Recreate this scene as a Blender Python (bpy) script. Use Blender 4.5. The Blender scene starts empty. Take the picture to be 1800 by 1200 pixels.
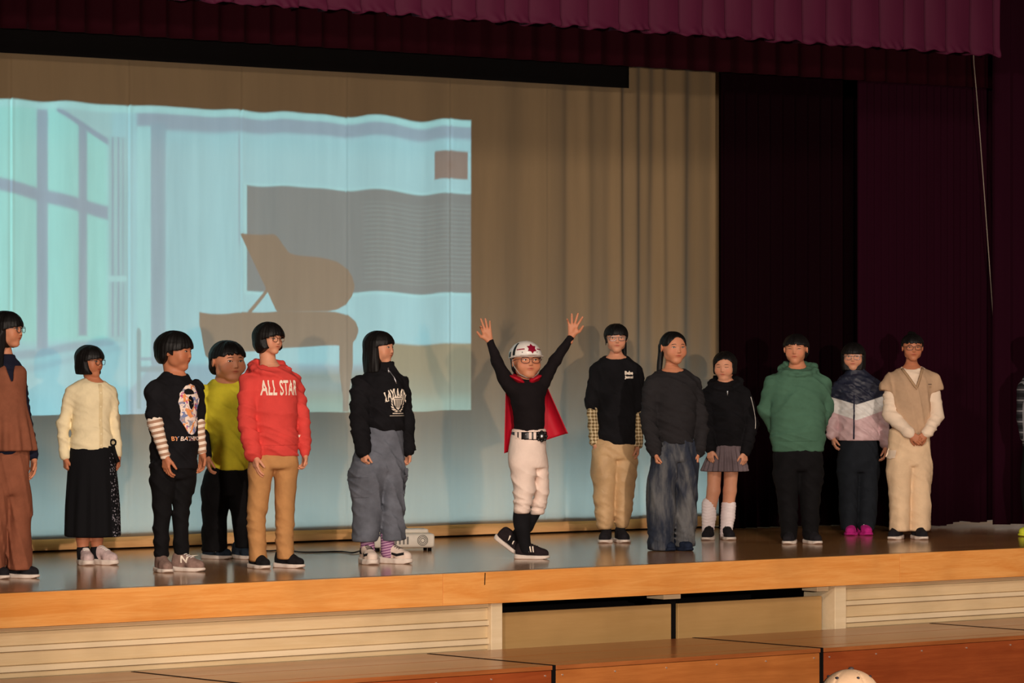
import bpy, bmesh, math, random
import numpy as np
from mathutils import Vector, Matrix

# ------------------------------------------------------------------ camera
F, HC, HY = 7000.0, 1.27, 625.0          # focal length in px of the 1800x1200 frame, eye height above the stage, horizon row
YAW = math.atan(7000 / 8500.0)
SN, CS = math.sin(YAW), math.cos(YAW)
CX, CY = -14.9635, -18.17
scene = bpy.context.scene
COL = scene.collection
cam_data = bpy.data.cameras.new('camera')
cam = bpy.data.objects.new('camera', cam_data)
COL.objects.link(cam)
cam.location = (CX, CY, HC)
cam.rotation_euler = (math.pi / 2, 0, -YAW)
cam_data.sensor_width = 36
cam_data.lens = F * 36 / 1800
cam_data.shift_y = (HY - 600) / 1800
cam_data.clip_end = 200
scene.camera = cam

# ------------------------------------------------------------------ world, exposure, lights
scene.view_settings.view_transform = 'Standard'
scene.view_settings.look = 'None'
scene.view_settings.gamma = 1
scene.view_settings.use_curve_mapping = False
scene.view_settings.exposure = 0.0
world = bpy.data.worlds.new('hall_dusk')
scene.world = world
world.use_nodes = True
bg = world.node_tree.nodes['Background']
bg.inputs[0].default_value = (1.0, 0.86, 0.74, 1)
bg.inputs[1].default_value = 0.025


def aim(o, target):
    d = Vector(target) - o.location
    o.rotation_euler = d.to_track_quat('-Z', 'Y').to_euler()


def spot(name, loc, target, power, angle, blend, size, colour):
    l = bpy.data.lights.new(name, 'SPOT')
    l.energy, l.spot_size, l.spot_blend, l.shadow_soft_size, l.color = power, math.radians(angle), blend, size, colour
    o = bpy.data.objects.new(name, l)
    COL.objects.link(o)
    o.location = loc
    aim(o, target)
    return o


def area(name, loc, target, power, sx, sy, colour):
    l = bpy.data.lights.new(name, 'AREA')
    l.shape, l.size, l.size_y, l.energy, l.color = 'RECTANGLE', sx, sy, power, colour
    o = bpy.data.objects.new(name, l)
    COL.objects.link(o)
    o.location = loc
    aim(o, target)
    return o


AZ = math.radians(31)


def from_hall(dist, elev, ctr=(0.9, 1.5, 1.0), az=AZ):
    e = math.radians(elev)
    return (ctr[0] - dist * math.sin(az) * math.cos(e), ctr[1] - dist * math.cos(az) * math.cos(e), ctr[2] + dist * math.sin(e))


# follow spot on the hall's rear table, two rows of ceiling spots further forward, an added fill spot
WARM = (1.0, 0.83, 0.70)
MID = (1.5, 1.5, 1.0)
spot('follow_spot', from_hall(21, 1.6, MID, math.radians(31.6)), (1.6, 1.5, 1.5), 6500, 34, 0.7, 0.10, WARM)
spot('hall_or_fill_spot', from_hall(18, 10, MID, math.radians(47)), (2.4, 1.2, 0.5), 2700, 44, 0.7, 0.30, WARM)
spot('hall_or_fill_spot', from_hall(15, 24, MID, math.radians(33)), (2.4, 0.0, -0.6), 2500, 54, 0.7, 0.60, WARM)
spot('hall_or_fill_spot', from_hall(16, 20, (4.6, 0.5, 0.3), math.radians(-12)), (5.0, 0.3, 0.0), 1500, 30, 1.0, 0.50, WARM)  # fill added from the right to brighten that side, no known lamp there
# cool lamps of the horizon trough behind the projection curtain
TROUGH = area('horizon_strip_lamp', (1.2, 4.08, 0.13), (1.2, 3.55, 0.33), 200, 8.0, 0.10, (0.50, 0.85, 1.08))
area('backstage_lamp', (7.5, 2.85, 0.9), (7.0, 3.1, 0), 4, 0.2, 0.2, (0.9, 0.95, 1.0))


# ------------------------------------------------------------------ mapping from the photograph
def on_plane(px, py, yw):
    k = (px - 900) / F
    Z = (yw - CY) / (CS - SN * k)
    return Vector((CX + (CS * k + SN) * Z, yw, HC - (py - HY) * Z / F))


def on_ground(px, py, z=0.0):
    Z = F * (HC - z) / (py - HY)
    X = (px - 900) / F * Z
    return Vector((CX + CS * X + SN * Z, CY - SN * X + CS * Z, z))


# ------------------------------------------------------------------ material helpers
def srgb(r, g, b):
    def f(v):
        v /= 255.0
        return v / 12.92 if v <= 0.04045 else ((v + 0.055) / 1.055) ** 2.4
    return (f(r), f(g), f(b), 1.0)


class NT:
    """tiny wrapper for building node trees"""
    def __init__(self, tree):
        self.t = tree

    def n(self, kind, **kw):
        nd = self.t.nodes.new(kind)
        for k, v in kw.items():
            setattr(nd, k, v)
        return nd

    def link(self, a, b):
        self.t.links.new(a, b)

    def put(self, sock, v):
        if isinstance(v, bpy.types.NodeSocket):
            self.t.links.new(v, sock)
        else:
            sock.default_value = v

    def math(self, op, a, b=0.0, c=0.0, clamp=False):
        nd = self.n('ShaderNodeMath', operation=op, use_clamp=clamp)
        for i, v in enumerate((a, b, c)):
            self.put(nd.inputs[i], v)
        return nd.outputs[0]

    def mix(self, f, a, b, blend='MIX'):
        nd = self.n('ShaderNodeMix', data_type='RGBA', blend_type=blend)
        self.put(nd.inputs[0], f)
        self.put(nd.inputs[6], a)
        self.put(nd.inputs[7], b)
        return nd.outputs[2]

    def noise(self, vec, scale, detail=3, rough=0.55, dist=0.0):
        nd = self.n('ShaderNodeTexNoise')
        if vec is not None:
            self.link(vec, nd.inputs['Vector'])
        nd.inputs['Scale'].default_value = scale
        nd.inputs['Detail'].default_value = detail
        nd.inputs['Roughness'].default_value = rough
        nd.inputs['Distortion'].default_value = dist
        return nd.outputs['Fac']

    def mapping(self, vec, scale=(1, 1, 1), rot=(0, 0, 0), loc=(0, 0, 0)):
        nd = self.n('ShaderNodeMapping')
        self.link(vec, nd.inputs[0])
        nd.inputs['Scale'].default_value = scale
        nd.inputs['Rotation'].default_value = rot
        nd.inputs['Location'].default_value = loc
        return nd.outputs[0]

    def obj(self):
        return self.n('ShaderNodeTexCoord').outputs['Object']

    def xyz(self, vec):
        nd = self.n('ShaderNodeSeparateXYZ')
        self.link(vec, nd.inputs[0])
        return nd.outputs

    def ramp(self, f, a, b, lo, hi):
        nd = self.n('ShaderNodeMapRange', interpolation_type='SMOOTHSTEP')
        self.put(nd.inputs[0], f)
        nd.inputs[1].default_value, nd.inputs[2].default_value = lo, hi
        nd.inputs[3].default_value, nd.inputs[4].default_value = a, b
        return nd.outputs[0]

    def bump(self, h, strength, dist):
        nd = self.n('ShaderNodeBump')
        self.link(h, nd.inputs['Height'])
        nd.inputs['Strength'].default_value = strength
        nd.inputs['Distance'].default_value = dist
        return nd.outputs[0]


def new_mat(name, rough=0.8, spec=0.3):
    m = bpy.data.materials.new(name)
    m.use_nodes = True
    nt = NT(m.node_tree)
    b = m.node_tree.nodes['Principled BSDF']
    b.inputs['Roughness'].default_value = rough
    b.inputs['Specular IOR Level'].default_value = spec
    return m, nt, b


MATS = {}


def cloth(name, col, vary=0.18, scale=220, fold=0.25, rough=0.9, spec=0.15, sheen=0.0):
    """woven or knitted fabric: colour mottling, weave bump, soft crumple bump"""
    if name in MATS:
        return MATS[name]
    m, nt, b = new_mat(name, rough, spec)
    o = nt.obj()
    n1 = nt.noise(o, 9, 4, 0.6)
    n2 = nt.noise(o, scale, 2, 0.5)
    dark = tuple(c * (1 - vary) for c in col[:3]) + (1,)
    light = tuple(min(1, c * (1 + vary)) for c in col[:3]) + (1,)
    c1 = nt.mix(nt.ramp(n1, 0, 1, 0.3, 0.7), dark, light)
    nt.link(c1, b.inputs['Base Color'])
    hgt = nt.math('ADD', nt.math('MULTIPLY', nt.noise(o, 16, 3, 0.5, 0.6), fold), nt.math('MULTIPLY', n2, 0.06))
    nt.link(nt.bump(hgt, 0.55, 0.03), b.inputs['Normal'])
    if sheen:
        b.inputs['Sheen Weight'].default_value = sheen
    MATS[name] = m
    return m


def plain(name, col, rough=0.5, spec=0.4, metal=0.0, noise=0.08):
    if name in MATS:
        return MATS[name]
    m, nt, b = new_mat(name, rough, spec)
    n1 = nt.noise(nt.obj(), 40, 3)
    a = tuple(c * (1 - noise) for c in col[:3]) + (1,)
    z = tuple(min(1, c * (1 + noise)) for c in col[:3]) + (1,)
    nt.link(nt.mix(n1, a, z), b.inputs['Base Color'])
    b.inputs['Metallic'].default_value = metal
    MATS[name] = m
    return m


def wood(name, a, b_, rough=0.35, axis='x', scale=1.0, coat=0.0, plank=None, spec=0.5, bump=0.25):
    if name in MATS:
        return MATS[name]
    m, nt, b = new_mat(name, rough, spec)
    o = nt.obj()
    sc = {'x': (0.6, 9, 9), 'y': (9, 0.6, 9), 'z': (9, 9, 0.6)}[axis]
    v = nt.mapping(o, tuple(s * scale for s in sc))
    n1 = nt.noise(v, 3.0, 6, 0.65, 0.8)
    n2 = nt.noise(nt.mapping(o, tuple(s * scale * 5 for s in sc)), 4.0, 3, 0.6)
    f = nt.math('ADD', nt.math('MULTIPLY', n1, 0.8), nt.math('MULTIPLY', n2, 0.25))
    c = nt.mix(nt.ramp(f, 0, 1, 0.3, 0.8), a, b_)
    blot = nt.noise(o, 1.7, 3, 0.5)
    c = nt.mix(nt.ramp(blot, 0.0, 0.35, 0.45, 0.75), c, tuple(x * 0.6 for x in a[:3]) + (1,))
    hgt = nt.math('MULTIPLY', n2, 0.2)
    if plank:
        p = nt.xyz(o)
        fr = nt.math('FRACT', nt.math('DIVIDE', p['Y'], plank))
        edge = nt.ramp(nt.math('ABSOLUTE', nt.math('SUBTRACT', fr, 0.5)), 0, 1, 0.47, 0.5)
        wn = nt.n('ShaderNodeTexWhiteNoise', noise_dimensions='1D')
        nt.link(nt.math('FLOOR', nt.math('DIVIDE', p['Y'], plank)), wn.inputs['W'])
        c = nt.mix(nt.math('MULTIPLY', wn.outputs[0], 0.35), c, tuple(x * 0.55 for x in a[:3]) + (1,))
        c = nt.mix(nt.math('MULTIPLY', edge, 0.75), c, (0.01, 0.006, 0.003, 1))
        hgt = nt.math('SUBTRACT', hgt, nt.math('MULTIPLY', edge, 0.5))
    nt.link(c, b.inputs['Base Color'])
    nt.link(nt.bump(hgt, bump, 0.004), b.inputs['Normal'])
    if coat:
        b.inputs['Coat Weight'].default_value = coat
        b.inputs['Coat Roughness'].default_value = 0.12
    MATS[name] = m
    return m


# ------------------------------------------------------------------ object helpers
def tag(o, label=None, cat=None, group=None, kind=None):
    if label: o['label'] = label
    if cat: o['category'] = cat
    if group: o['group'] = group
    if kind: o['kind'] = kind
    return o


def empty(name, loc=(0, 0, 0), rz=0.0):
    o = bpy.data.objects.new(name, None)
    COL.objects.link(o)
    o.location = loc
    o.rotation_euler = (0, 0, rz)
    o.empty_display_size = 0.1
    return o


def mesh_obj(name, verts, faces, mat, parent=None, smooth=False, loc=None, rot=None):
    me = bpy.data.meshes.new(name)
    if isinstance(verts, np.ndarray) and isinstance(faces, np.ndarray):
        nv, nf, k = len(verts), len(faces), faces.shape[1]
        me.vertices.add(nv)
        me.vertices.foreach_set('co', np.ascontiguousarray(verts, dtype=np.float32).ravel())
        me.loops.add(nf * k)
        me.loops.foreach_set('vertex_index', np.ascontiguousarray(faces, dtype=np.int32).ravel())
        me.polygons.add(nf)
        me.polygons.foreach_set('loop_start', np.arange(0, nf * k, k, dtype=np.int32))
        me.update(calc_edges=True)
    else:
        me.from_pydata([tuple(v) for v in verts], [], [tuple(f) for f in faces])
        me.update()
    if smooth:
        me.polygons.foreach_set('use_smooth', np.ones(len(me.polygons), dtype=bool))
    if mat is not None:
        for mm in (mat if isinstance(mat, (list, tuple)) else [mat]):
            me.materials.append(mm)
    return link_mesh(name, me, parent, loc, rot)


def link_mesh(name, me, parent=None, loc=None, rot=None):
    o = bpy.data.objects.new(name, me)
    COL.objects.link(o)
    if parent is not None: o.parent = parent
    if loc is not None: o.location = loc
    if rot is not None: o.rotation_euler = rot
    return o


class MB:
    """collects simple solids, builds one mesh object"""
    def __init__(self):
        self.bm = bmesh.new()

    def box(self, x0, x1, y0, y1, z0, z1, bev=0.0):
        r = bmesh.ops.create_cube(self.bm, size=1.0)
        vs = r['verts']
        for v in vs:
            v.co = Vector(((x0 + x1) / 2 + v.co.x * (x1 - x0), (y0 + y1) / 2 + v.co.y * (y1 - y0), (z0 + z1) / 2 + v.co.z * (z1 - z0)))
        if bev > 0:
            es = list({e for v in vs for e in v.link_edges})
            bmesh.ops.bevel(self.bm, geom=es, offset=bev, segments=2, affect='EDGES', profile=0.5)
        return self

    def cyl(self, a, b, r, r2=None, seg=16):
        a, b = Vector(a), Vector(b)
        d = b - a
        m = Matrix.Translation((a + b) / 2) @ d.to_track_quat('Z', 'Y').to_matrix().to_4x4()
        bmesh.ops.create_cone(self.bm, cap_ends=True, segments=seg, radius1=r, radius2=r if r2 is None else r2, depth=d.length, matrix=m)
        return self

    def ball(self, c, rx, ry=None, rz=None, seg=16, rot=None):
        m = Matrix.Translation(Vector(c)) @ (rot if rot is not None else Matrix.Identity(4)) @ Matrix.Diagonal((rx, ry or rx, rz or rx, 1))
        bmesh.ops.create_uvsphere(self.bm, u_segments=seg, v_segments=max(6, seg // 2), radius=1, matrix=m)
        return self

    def tube(self, pts, r, seg=8, closed=False):
        pts = [Vector(p) for p in pts]
        n = len(pts)
        rings = []
        up = Vector((0.13, 0.21, 0.97))
        for i, p in enumerate(pts):
            if closed:
                t = pts[(i + 1) % n] - pts[i - 1]
            else:
                t = pts[min(i + 1, n - 1)] - pts[max(i - 1, 0)]
            t.normalize()
            a = t.cross(up)
            if a.length < 1e-4: a = t.cross(Vector((1, 0, 0)))
            a.normalize()
            b = t.cross(a)
            rr = r[i] if isinstance(r, (list, tuple)) else r
            rings.append([self.bm.verts.new(p + (a * math.cos(q) + b * math.sin(q)) * rr) for q in [2 * math.pi * k / seg for k in range(seg)]])
        for i in range(n if closed else n - 1):
            r0, r1 = rings[i], rings[(i + 1) % n]
            for k in range(seg):
                self.bm.faces.new((r0[k], r0[(k + 1) % seg], r1[(k + 1) % seg], r1[k]))
        if not closed:
            self.bm.faces.new(rings[0][::-1])
            self.bm.faces.new(rings[-1])
        return self

    def prism(self, outline, y0, y1):
        """outline in (x, z), extruded along y"""
        a = [self.bm.verts.new((x, y0, z)) for x, z in outline]
        b = [self.bm.verts.new((x, y1, z)) for x, z in outline]
        n = len(outline)
        self.bm.faces.new(a)
        self.bm.faces.new(b[::-1])
        for i in range(n):
            self.bm.faces.new((a[i], b[i], b[(i + 1) % n], a[(i + 1) % n]))
        return self

    def build(self, name, mat, parent=None, smooth=False, loc=None, rot=None):
        bmesh.ops.recalc_face_normals(self.bm, faces=self.bm.faces)
        me = bpy.data.meshes.new(name)
        self.bm.to_mesh(me)
        self.bm.free()
        if smooth:
            me.polygons.foreach_set('use_smooth', np.ones(len(me.polygons), dtype=bool))
        me.materials.append(mat)
        return link_mesh(name, me, parent, loc, rot)


def fold_curtain(name, x0, x1, z0, z1, yfun, mat, parent=None, nx=400, nz=40, thick=0.006, zfun=None):
    """hanging cloth: y = yfun(x, z); double skinned"""
    xs = np.linspace(x0, x1, nx)
    zs = np.linspace(0, 1, nz)
    X, T = np.meshgrid(xs, zs, indexing='ij')
    zb = z0 + (zfun(xs) if zfun is not None else 0 * xs)
    Zc = zb[:, None] + (z1 - zb[:, None]) * T
    Y = yfun(X, Zc)
    front = np.stack([X, Y, Zc], -1).reshape(-1, 3)
    back = front + np.array([0, thick, 0])
    idx = np.arange(nx * nz).reshape(nx, nz)
    a, b, c, d = idx[:-1, :-1].ravel(), idx[1:, :-1].ravel(), idx[1:, 1:].ravel(), idx[:-1, 1:].ravel()
    q1 = np.stack([a, b, c, d], 1)
    q2 = np.stack([d, c, b, a], 1) + nx * nz
    N = nx * nz
    rim = []
    for e in (idx[:, 0], idx[-1, :], idx[::-1, -1], idx[0, ::-1]):
        rim.append(np.stack([e[1:], e[:-1], e[:-1] + N, e[1:] + N], 1))
    return mesh_obj(name, np.concatenate([front, back]), np.concatenate([q1, q2] + rim), mat, parent, smooth=True)
# ================================================================== THE STAGE
ORANGE = wood('fascia_wood', srgb(230, 148, 68), srgb(250, 184, 106), 0.36, 'x', 0.8, coat=0.25)
DECK = wood('deck_wood', srgb(176, 122, 74), srgb(212, 158, 102), 0.22, 'x', 0.7, coat=0.5, plank=0.11, bump=0.05)
PLAT_A = wood('platform_wood', srgb(150, 84, 42), srgb(178, 108, 58), 0.3, 'x', 0.6, coat=0.3)
PLAT_B = wood('platform_wood_red', srgb(140, 64, 30), srgb(166, 84, 42), 0.3, 'x', 0.6, coat=0.3)
PLAT_C = wood('platform_wood_light', srgb(168, 98, 46), srgb(196, 124, 64), 0.3, 'x', 0.6, coat=0.3)
PALE = wood('pale_panel', srgb(214, 186, 140), srgb(228, 204, 162), 0.5, 'x', 0.5, spec=0.3)
PALE_HI = wood('pale_batten', srgb(226, 204, 164), srgb(238, 218, 182), 0.45, 'x', 0.5, spec=0.3)
BEIGE = wood('beige_board', srgb(172, 136, 84), srgb(184, 148, 96), 0.55, 'x', 0.4, spec=0.25)
STRIP = wood('trough_wood', srgb(206, 152, 98), srgb(228, 178, 124), 0.45, 'x', 0.7)
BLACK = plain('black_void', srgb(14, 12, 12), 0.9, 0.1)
WALLM = plain('dark_wall', srgb(52, 46, 42), 0.9, 0.1)
LIGHTWALL = plain('backstage_wall', srgb(196, 190, 180), 0.8, 0.2)
HALL = wood('hall_floor_wood', srgb(150, 100, 58), srgb(180, 128, 80), 0.3, 'y', 0.7, coat=0.3)
SCREW = plain('screw_steel', srgb(225, 220, 210), 0.3, 0.6, 0.7)

XL, XR = -7.5, 8.6
floor = tag(MB().box(XL, XR, 0.04, 6.2, -0.16, 0.0).build('floor', DECK), kind='structure')
hall = tag(MB().box(-24, 14, -26, 0.6, -1.12, -1.02).build('floor', HALL), kind='structure')
tag(MB().box(XL, XR, 6.2, 6.35, -1.0, 7.0).build('wall_back', WALLM), kind='structure')
tag(MB().box(XL - 0.15, XL, 0.0, 6.2, -1.0, 7.0).build('wall_left', WALLM), kind='structure')
tag(MB().box(XR, XR + 0.15, 0.0, 6.2, -1.0, 7.0).build('wall_right', LIGHTWALL), kind='structure')
tag(MB().box(XL, XR, 0.0, 6.2, 6.8, 7.0).build('ceiling', WALLM), kind='structure')

# orange boards along the stage edge
t1 = tag(empty('trim_1', (0, 0, 0)), kind='structure')
cuts = [XL, -4.25, on_plane(775, 1025, 0).x, on_plane(1578, 985, 0).x, XR]
for a, b in zip(cuts[:-1], cuts[1:]):
    w = (b - a) / 2 - 0.0015
    MB().box(-w, w, -0.02, 0.06, -0.186, 0.0, 0.0015).build('board', ORANGE, t1, loc=((a + b) / 2, 0, 0))
MB().box(-0.003, 0.003, -0.0215, -0.018, -0.075, -0.004).build('crack', BLACK, t1, loc=(on_plane(849, 1040, 0).x, 0, 0), rot=(0, math.radians(3), 0))

# pale boarding under the stage edge, left and right of the storage opening
XA, XB, XC = on_plane(866, 1100, 0).x, on_plane(1187, 1100, 0.1).x, on_plane(1490, 1070, 0).x
wf = tag(empty('wall_front', (0, 0, 0)), kind='structure')
for x0, x1 in ((XL, XA), (XC, XR)):
    cx, w = (x0 + x1) / 2, (x1 - x0) / 2 - 0.001
    MB().box(-w, w, 0.06, 0.14, -1.02, -0.186).build('backing', PALE, wf, loc=(cx, 0, 0))
    for z0, z1, y, m in ((-0.212, -0.186, 0.035, PALE), (-0.286, -0.214, 0.045, PALE), (-0.318, -0.288, 0.030, PALE_HI),
                         (-0.392, -0.320, 0.045, PALE), (-0.428, -0.394, 0.030, PALE_HI), (-0.46, -0.430, 0.045, PALE)):
        MB().box(-w, w, y, 0.07, z0, z1 - 0.002, 0.002).build('plank', m, wf, loc=(cx, 0, 0))
for xa, xb in ((XA, XA + 0.085), (XC - 0.1, XC)):
    MB().box(-(xb - xa) / 2, (xb - xa) / 2, 0.012, 0.30, -1.02, -0.187, 0.004).build('post', PALE_HI, wf, loc=((xa + xb) / 2, 0, 0))
MB().box(-0.022, 0.022, 0.12, 0.30, -1.02, -0.19, 0.003).build('post', BLACK, wf, loc=(XB, 0, 0))
MB().box(-0.07, 0.07, 0.06, 0.22, -0.222, -0.19, 0.003).build('rail_block', PALE_HI, wf, loc=(XB - 0.06, 0, 0))
MB().box(-0.05, 0.05, 0.06, 0.2, -0.222, -0.19, 0.003).build('rail_block', PALE_HI, wf, loc=(XC - 0.16, 0, 0))
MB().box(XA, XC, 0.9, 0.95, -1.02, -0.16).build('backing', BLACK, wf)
for i, (xa, xb) in enumerate(((XA + 0.105, XB - 0.028), (XB + 0.028, XC - 0.125))):
    st = empty('storage_wagon', ((xa + xb) / 2, 0.12, -1.02))
    w = (xb - xa) / 2
    MB().box(-w, w, -0.015, 0.010, 0.06, 0.765, 0.004).build('front_panel', BEIGE, st)
    MB().box(-w + 0.02, w - 0.02, 0.010, 0.7, 0.09, 0.12, 0.003).build('tray', BEIGE, st)
    for sx in (-1, 1):
        for yy in (0.1, 0.6):
            MB().cyl((sx * (w - 0.1) - 0.015, yy, 0.045), (sx * (w - 0.1) + 0.015, yy, 0.045), 0.045).build('caster', BLACK, st)
    tag(st, ['flat beige storage wagon front left of the dark centre post under the stage',
             'flat beige storage wagon front right of the dark centre post under the stage'][i], 'storage wagon', 'storage wagons under the stage')

# low platforms in front of the stage
PX = [-4.76, -2.70, -0.636, 1.436, 3.50, 5.57]
plat_lab = ['reddish low wooden platform at the lower left, running out of the frame', 'reddish brown low wooden platform below the pale boards left of the storage wagons',
            'light brown low wooden platform in front of the storage wagons', 'dark reddish low wooden platform behind the spotted cap',
            'brown low wooden platform at the lower right corner']
for i in range(5):
    x0, x1 = PX[i] + 0.013, PX[i + 1] - 0.013
    p = empty('platform', ((x0 + x1) / 2, -0.57, -1.02))
    w = (x1 - x0) / 2
    fm = [PLAT_B, PLAT_B, PLAT_C, PLAT_B, PLAT_A][i]
    for k, (ya, yb) in enumerate(((0.085, 0.57), (-0.395, 0.075), (-0.575, -0.407))):
        MB().box(-w, w, ya, yb, 0.535, 0.56, 0.003).build('top_board', PLAT_A, p)
    MB().box(-w + 0.002, w - 0.002, -0.568, -0.545, 0.0, 0.533, 0.003).build('front_panel', fm, p)
    for sx in (-1, 1):
        MB().box(sx * (w - 0.02) - 0.015, sx * (w - 0.02) + 0.015, -0.543, 0.56, 0.0, 0.533).build('side_panel', fm, p)
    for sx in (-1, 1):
        MB().box(sx * (w + 0.006) - 0.0065, sx * (w + 0.006) + 0.0065, -0.572, 0.56, 0.03, 0.562, 0.002).build('gap_shade_strip', BLACK, p)  # black strip stands in for the shade in the gap between platforms
    for xx in np.linspace(-w + 0.05, w - 0.05, 6):
        for zz in (0.505, 0.26):
            MB().cyl((xx, -0.5735, zz), (xx, -0.566, zz), 0.0045, seg=10).build('screw', SCREW, p)
    tag(p, plat_lab[i], 'platform', 'low platforms before the stage')

# ------------------------------------------------------------------ curtains
def wav(x, seed, n=6, lo=1.0, hi=4.0):
    r = random.Random(seed)
    s = 0 * x
    for k in range(n):
        fq = lo + (hi - lo) * r.random()
        s = s + (0.5 + 0.5 * r.random()) * np.sin(fq * 2 * math.pi * x + r.random() * 6.28)
    return s / n


def cloth_curtain(name, col, transl, rough=0.95, weave=500, tcol=None, spec=0.1):
    m, nt, b = new_mat(name, rough, spec)
    o = nt.obj()
    n1 = nt.noise(nt.mapping(o, (6, 6, 0.5)), 3, 3)
    c = nt.mix(n1, tuple(x * 0.86 for x in col[:3]) + (1,), tuple(min(1, x * 1.1) for x in col[:3]) + (1,))
    nt.link(c, b.inputs['Base Color'])
    h = nt.noise(o, weave, 1)
    nt.link(nt.bump(h, 0.15, 0.002), b.inputs['Normal'])
    if transl:
        tr = nt.n('ShaderNodeBsdfTranslucent')
        tr.inputs[0].default_value = tcol or col
        mx = nt.n('ShaderNodeMixShader')
        mx.inputs[0].default_value = transl
        out = m.node_tree.nodes['Material Output']
        nt.link(b.outputs[0], mx.inputs[1])
        nt.link(tr.outputs[0], mx.inputs[2])
        nt.link(mx.outputs[0], out.inputs[0])
    return m


SCREENM = cloth_curtain('beige_curtain_cloth', srgb(164, 138, 102), 0.40, tcol=srgb(205, 200, 190))
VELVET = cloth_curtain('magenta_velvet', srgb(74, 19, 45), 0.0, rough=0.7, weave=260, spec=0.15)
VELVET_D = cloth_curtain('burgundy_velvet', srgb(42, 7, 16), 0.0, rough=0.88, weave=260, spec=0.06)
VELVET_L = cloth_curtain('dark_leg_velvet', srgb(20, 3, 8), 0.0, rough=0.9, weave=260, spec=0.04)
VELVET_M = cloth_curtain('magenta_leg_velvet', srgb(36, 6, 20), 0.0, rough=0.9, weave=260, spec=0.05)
BLACKCLOTH = cloth_curtain('black_border_cloth', srgb(16, 14, 14), 0.0, rough=0.95)

YC = 3.55
X_END = on_plane(1290, 500, YC).x
X_FOLD = on_plane(840, 500, YC).x
SEAMS = [on_plane(p, 500, YC).x for p in (18, 225, 423, 607, 790, 958)]


def screen_y(X, Z):
    g = np.clip((X - X_FOLD) / (X_END - X_FOLD), 0, 1)
    flat = np.clip((X - on_plane(560, 300, YC).x) / 1.6, 0, 1)
    y = YC + wav(X, 3, 6, 1.1, 3.2) * (0.009 + 0.014 * flat)
    y = y + (g ** 1.3) * 0.16 * wav(X + 0.02 * np.sin(Z * 1.3), 11, 5, 1.6, 3.4)
    for p, wd, am in ((1085, 0.05, 0.05), (1128, 0.06, -0.06), (1165, 0.05, 0.05), (1215, 0.08, -0.05), (1263, 0.035, 0.07), (1030, 0.06, 0.03), (1000, 0.05, -0.02)):
        xx = on_plane(p, 500, YC).x
        y = y - am * np.exp(-((X - xx) / wd) ** 2)
    for sx in SEAMS:                                     # sewn seams between the cloth widths
        y = y - 0.0020 * np.exp(-((X - sx) / 0.007) ** 2) + 0.0018 * np.exp(-((X - sx - 0.02) / 0.01) ** 2)
    y = y - 0.004 * np.clip((0.135 - Z) / 0.004, 0, 1)                    # folded hem
    low = np.clip((0.75 - Z) / 0.75, 0, 1)
    y = y + low * 0.010 * np.sin(X * 34 + 3 * np.sin(X * 5)) * np.clip((X - 2.6) / 1.0, 0, 1)
    return y


cur = fold_curtain('projection_curtain', -4.6, X_END, 0.088, 4.6, screen_y, SCREENM, nx=1100, nz=60, thick=0.004,
                   zfun=lambda x: 0.002 * np.sin(x * 3.1))
tag(cur, 'wide beige back curtain of stitched cloth widths with a piano picture projected on it', 'curtain')

trough = empty('horizon_light_trough', (0.4, 3.605, 0))
MB().box(-5.5, 4.66, 0.0, 0.03, 0.012, 0.114, 0.004).build('front_board', STRIP, trough)
MB().box(-5.5, 4.66, 0.03, 0.62, 0.012, 0.03).build('base', BLACK, trough)
MB().box(-5.5, 4.66, 0.6, 0.62, 0.03, 0.105).build('rear_board', STRIP, trough)
tag(trough, 'long low wooden lamp trough on the stage floor below the beige curtain hem', 'lamp trough')


def pleats(X, Z, per, amp, seed=0, sharp=2.0):
    ph = (X / per + 0.18 * np.sin(X * 1.7 + seed)) % 1.0
    return amp * np.abs(np.sin(ph * math.pi)) ** sharp


# front valance: broad overlapping pleats with a puckered hem
V_Y, V_Z = 1.5, on_plane(900, 42, 1.5).z
XV = on_plane(1744, 60, V_Y).x
vr = np.random.RandomState(4)
vedges = [-3.2]
while vedges[-1] < XV:
    vedges.append(vedges[-1] + 0.20 + 0.07 * vr.rand())
vedges = np.array(vedges)


def val_y(X, Z):
    k = np.clip(np.searchsorted(vedges, X) - 1, 0, len(vedges) - 2)
    t = (X - vedges[k]) / (vedges[k + 1] - vedges[k])
    y = V_Y - 0.11 * t ** 0.7 - 0.02 * np.sin(t * math.pi)
    lowz = np.clip((V_Z + 0.06 - Z) / 0.06, 0, 1)
    return y - lowz * (0.006 * np.sin(X * 70 + 4 * np.sin(X * 11) + Z * 60) + 0.012) + 0.003 * np.sin(X * 17 + Z * 7)


va = fold_curtain('front_valance', -3.2, XV, V_Z, 4.3, val_y, VELVET, nx=1500, nz=60,
                  zfun=lambda x: 0.008 * np.sin(x * 23) + 0.005 * np.sin(x * 61))
tag(va, 'bright magenta pleated valance across the top of the stage', 'valance')
v2z = on_plane(900, 103, 2.4).z
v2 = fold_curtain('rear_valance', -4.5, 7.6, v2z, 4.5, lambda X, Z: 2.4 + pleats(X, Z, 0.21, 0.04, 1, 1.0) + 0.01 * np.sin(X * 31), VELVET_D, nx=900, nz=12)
tag(v2, 'dark burgundy valance hanging behind the bright magenta one', 'valance')
XB_END = on_plane(1107, 155, 3.3).x
bb = fold_curtain('black_border', -4.6, XB_END, 3.185, 4.6, lambda X, Z: 3.3 + 0.01 * np.sin(X * 2.2), BLACKCLOTH, nx=200, nz=8)
tag(bb, 'flat black masking border above the beige curtain', 'border')

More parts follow.
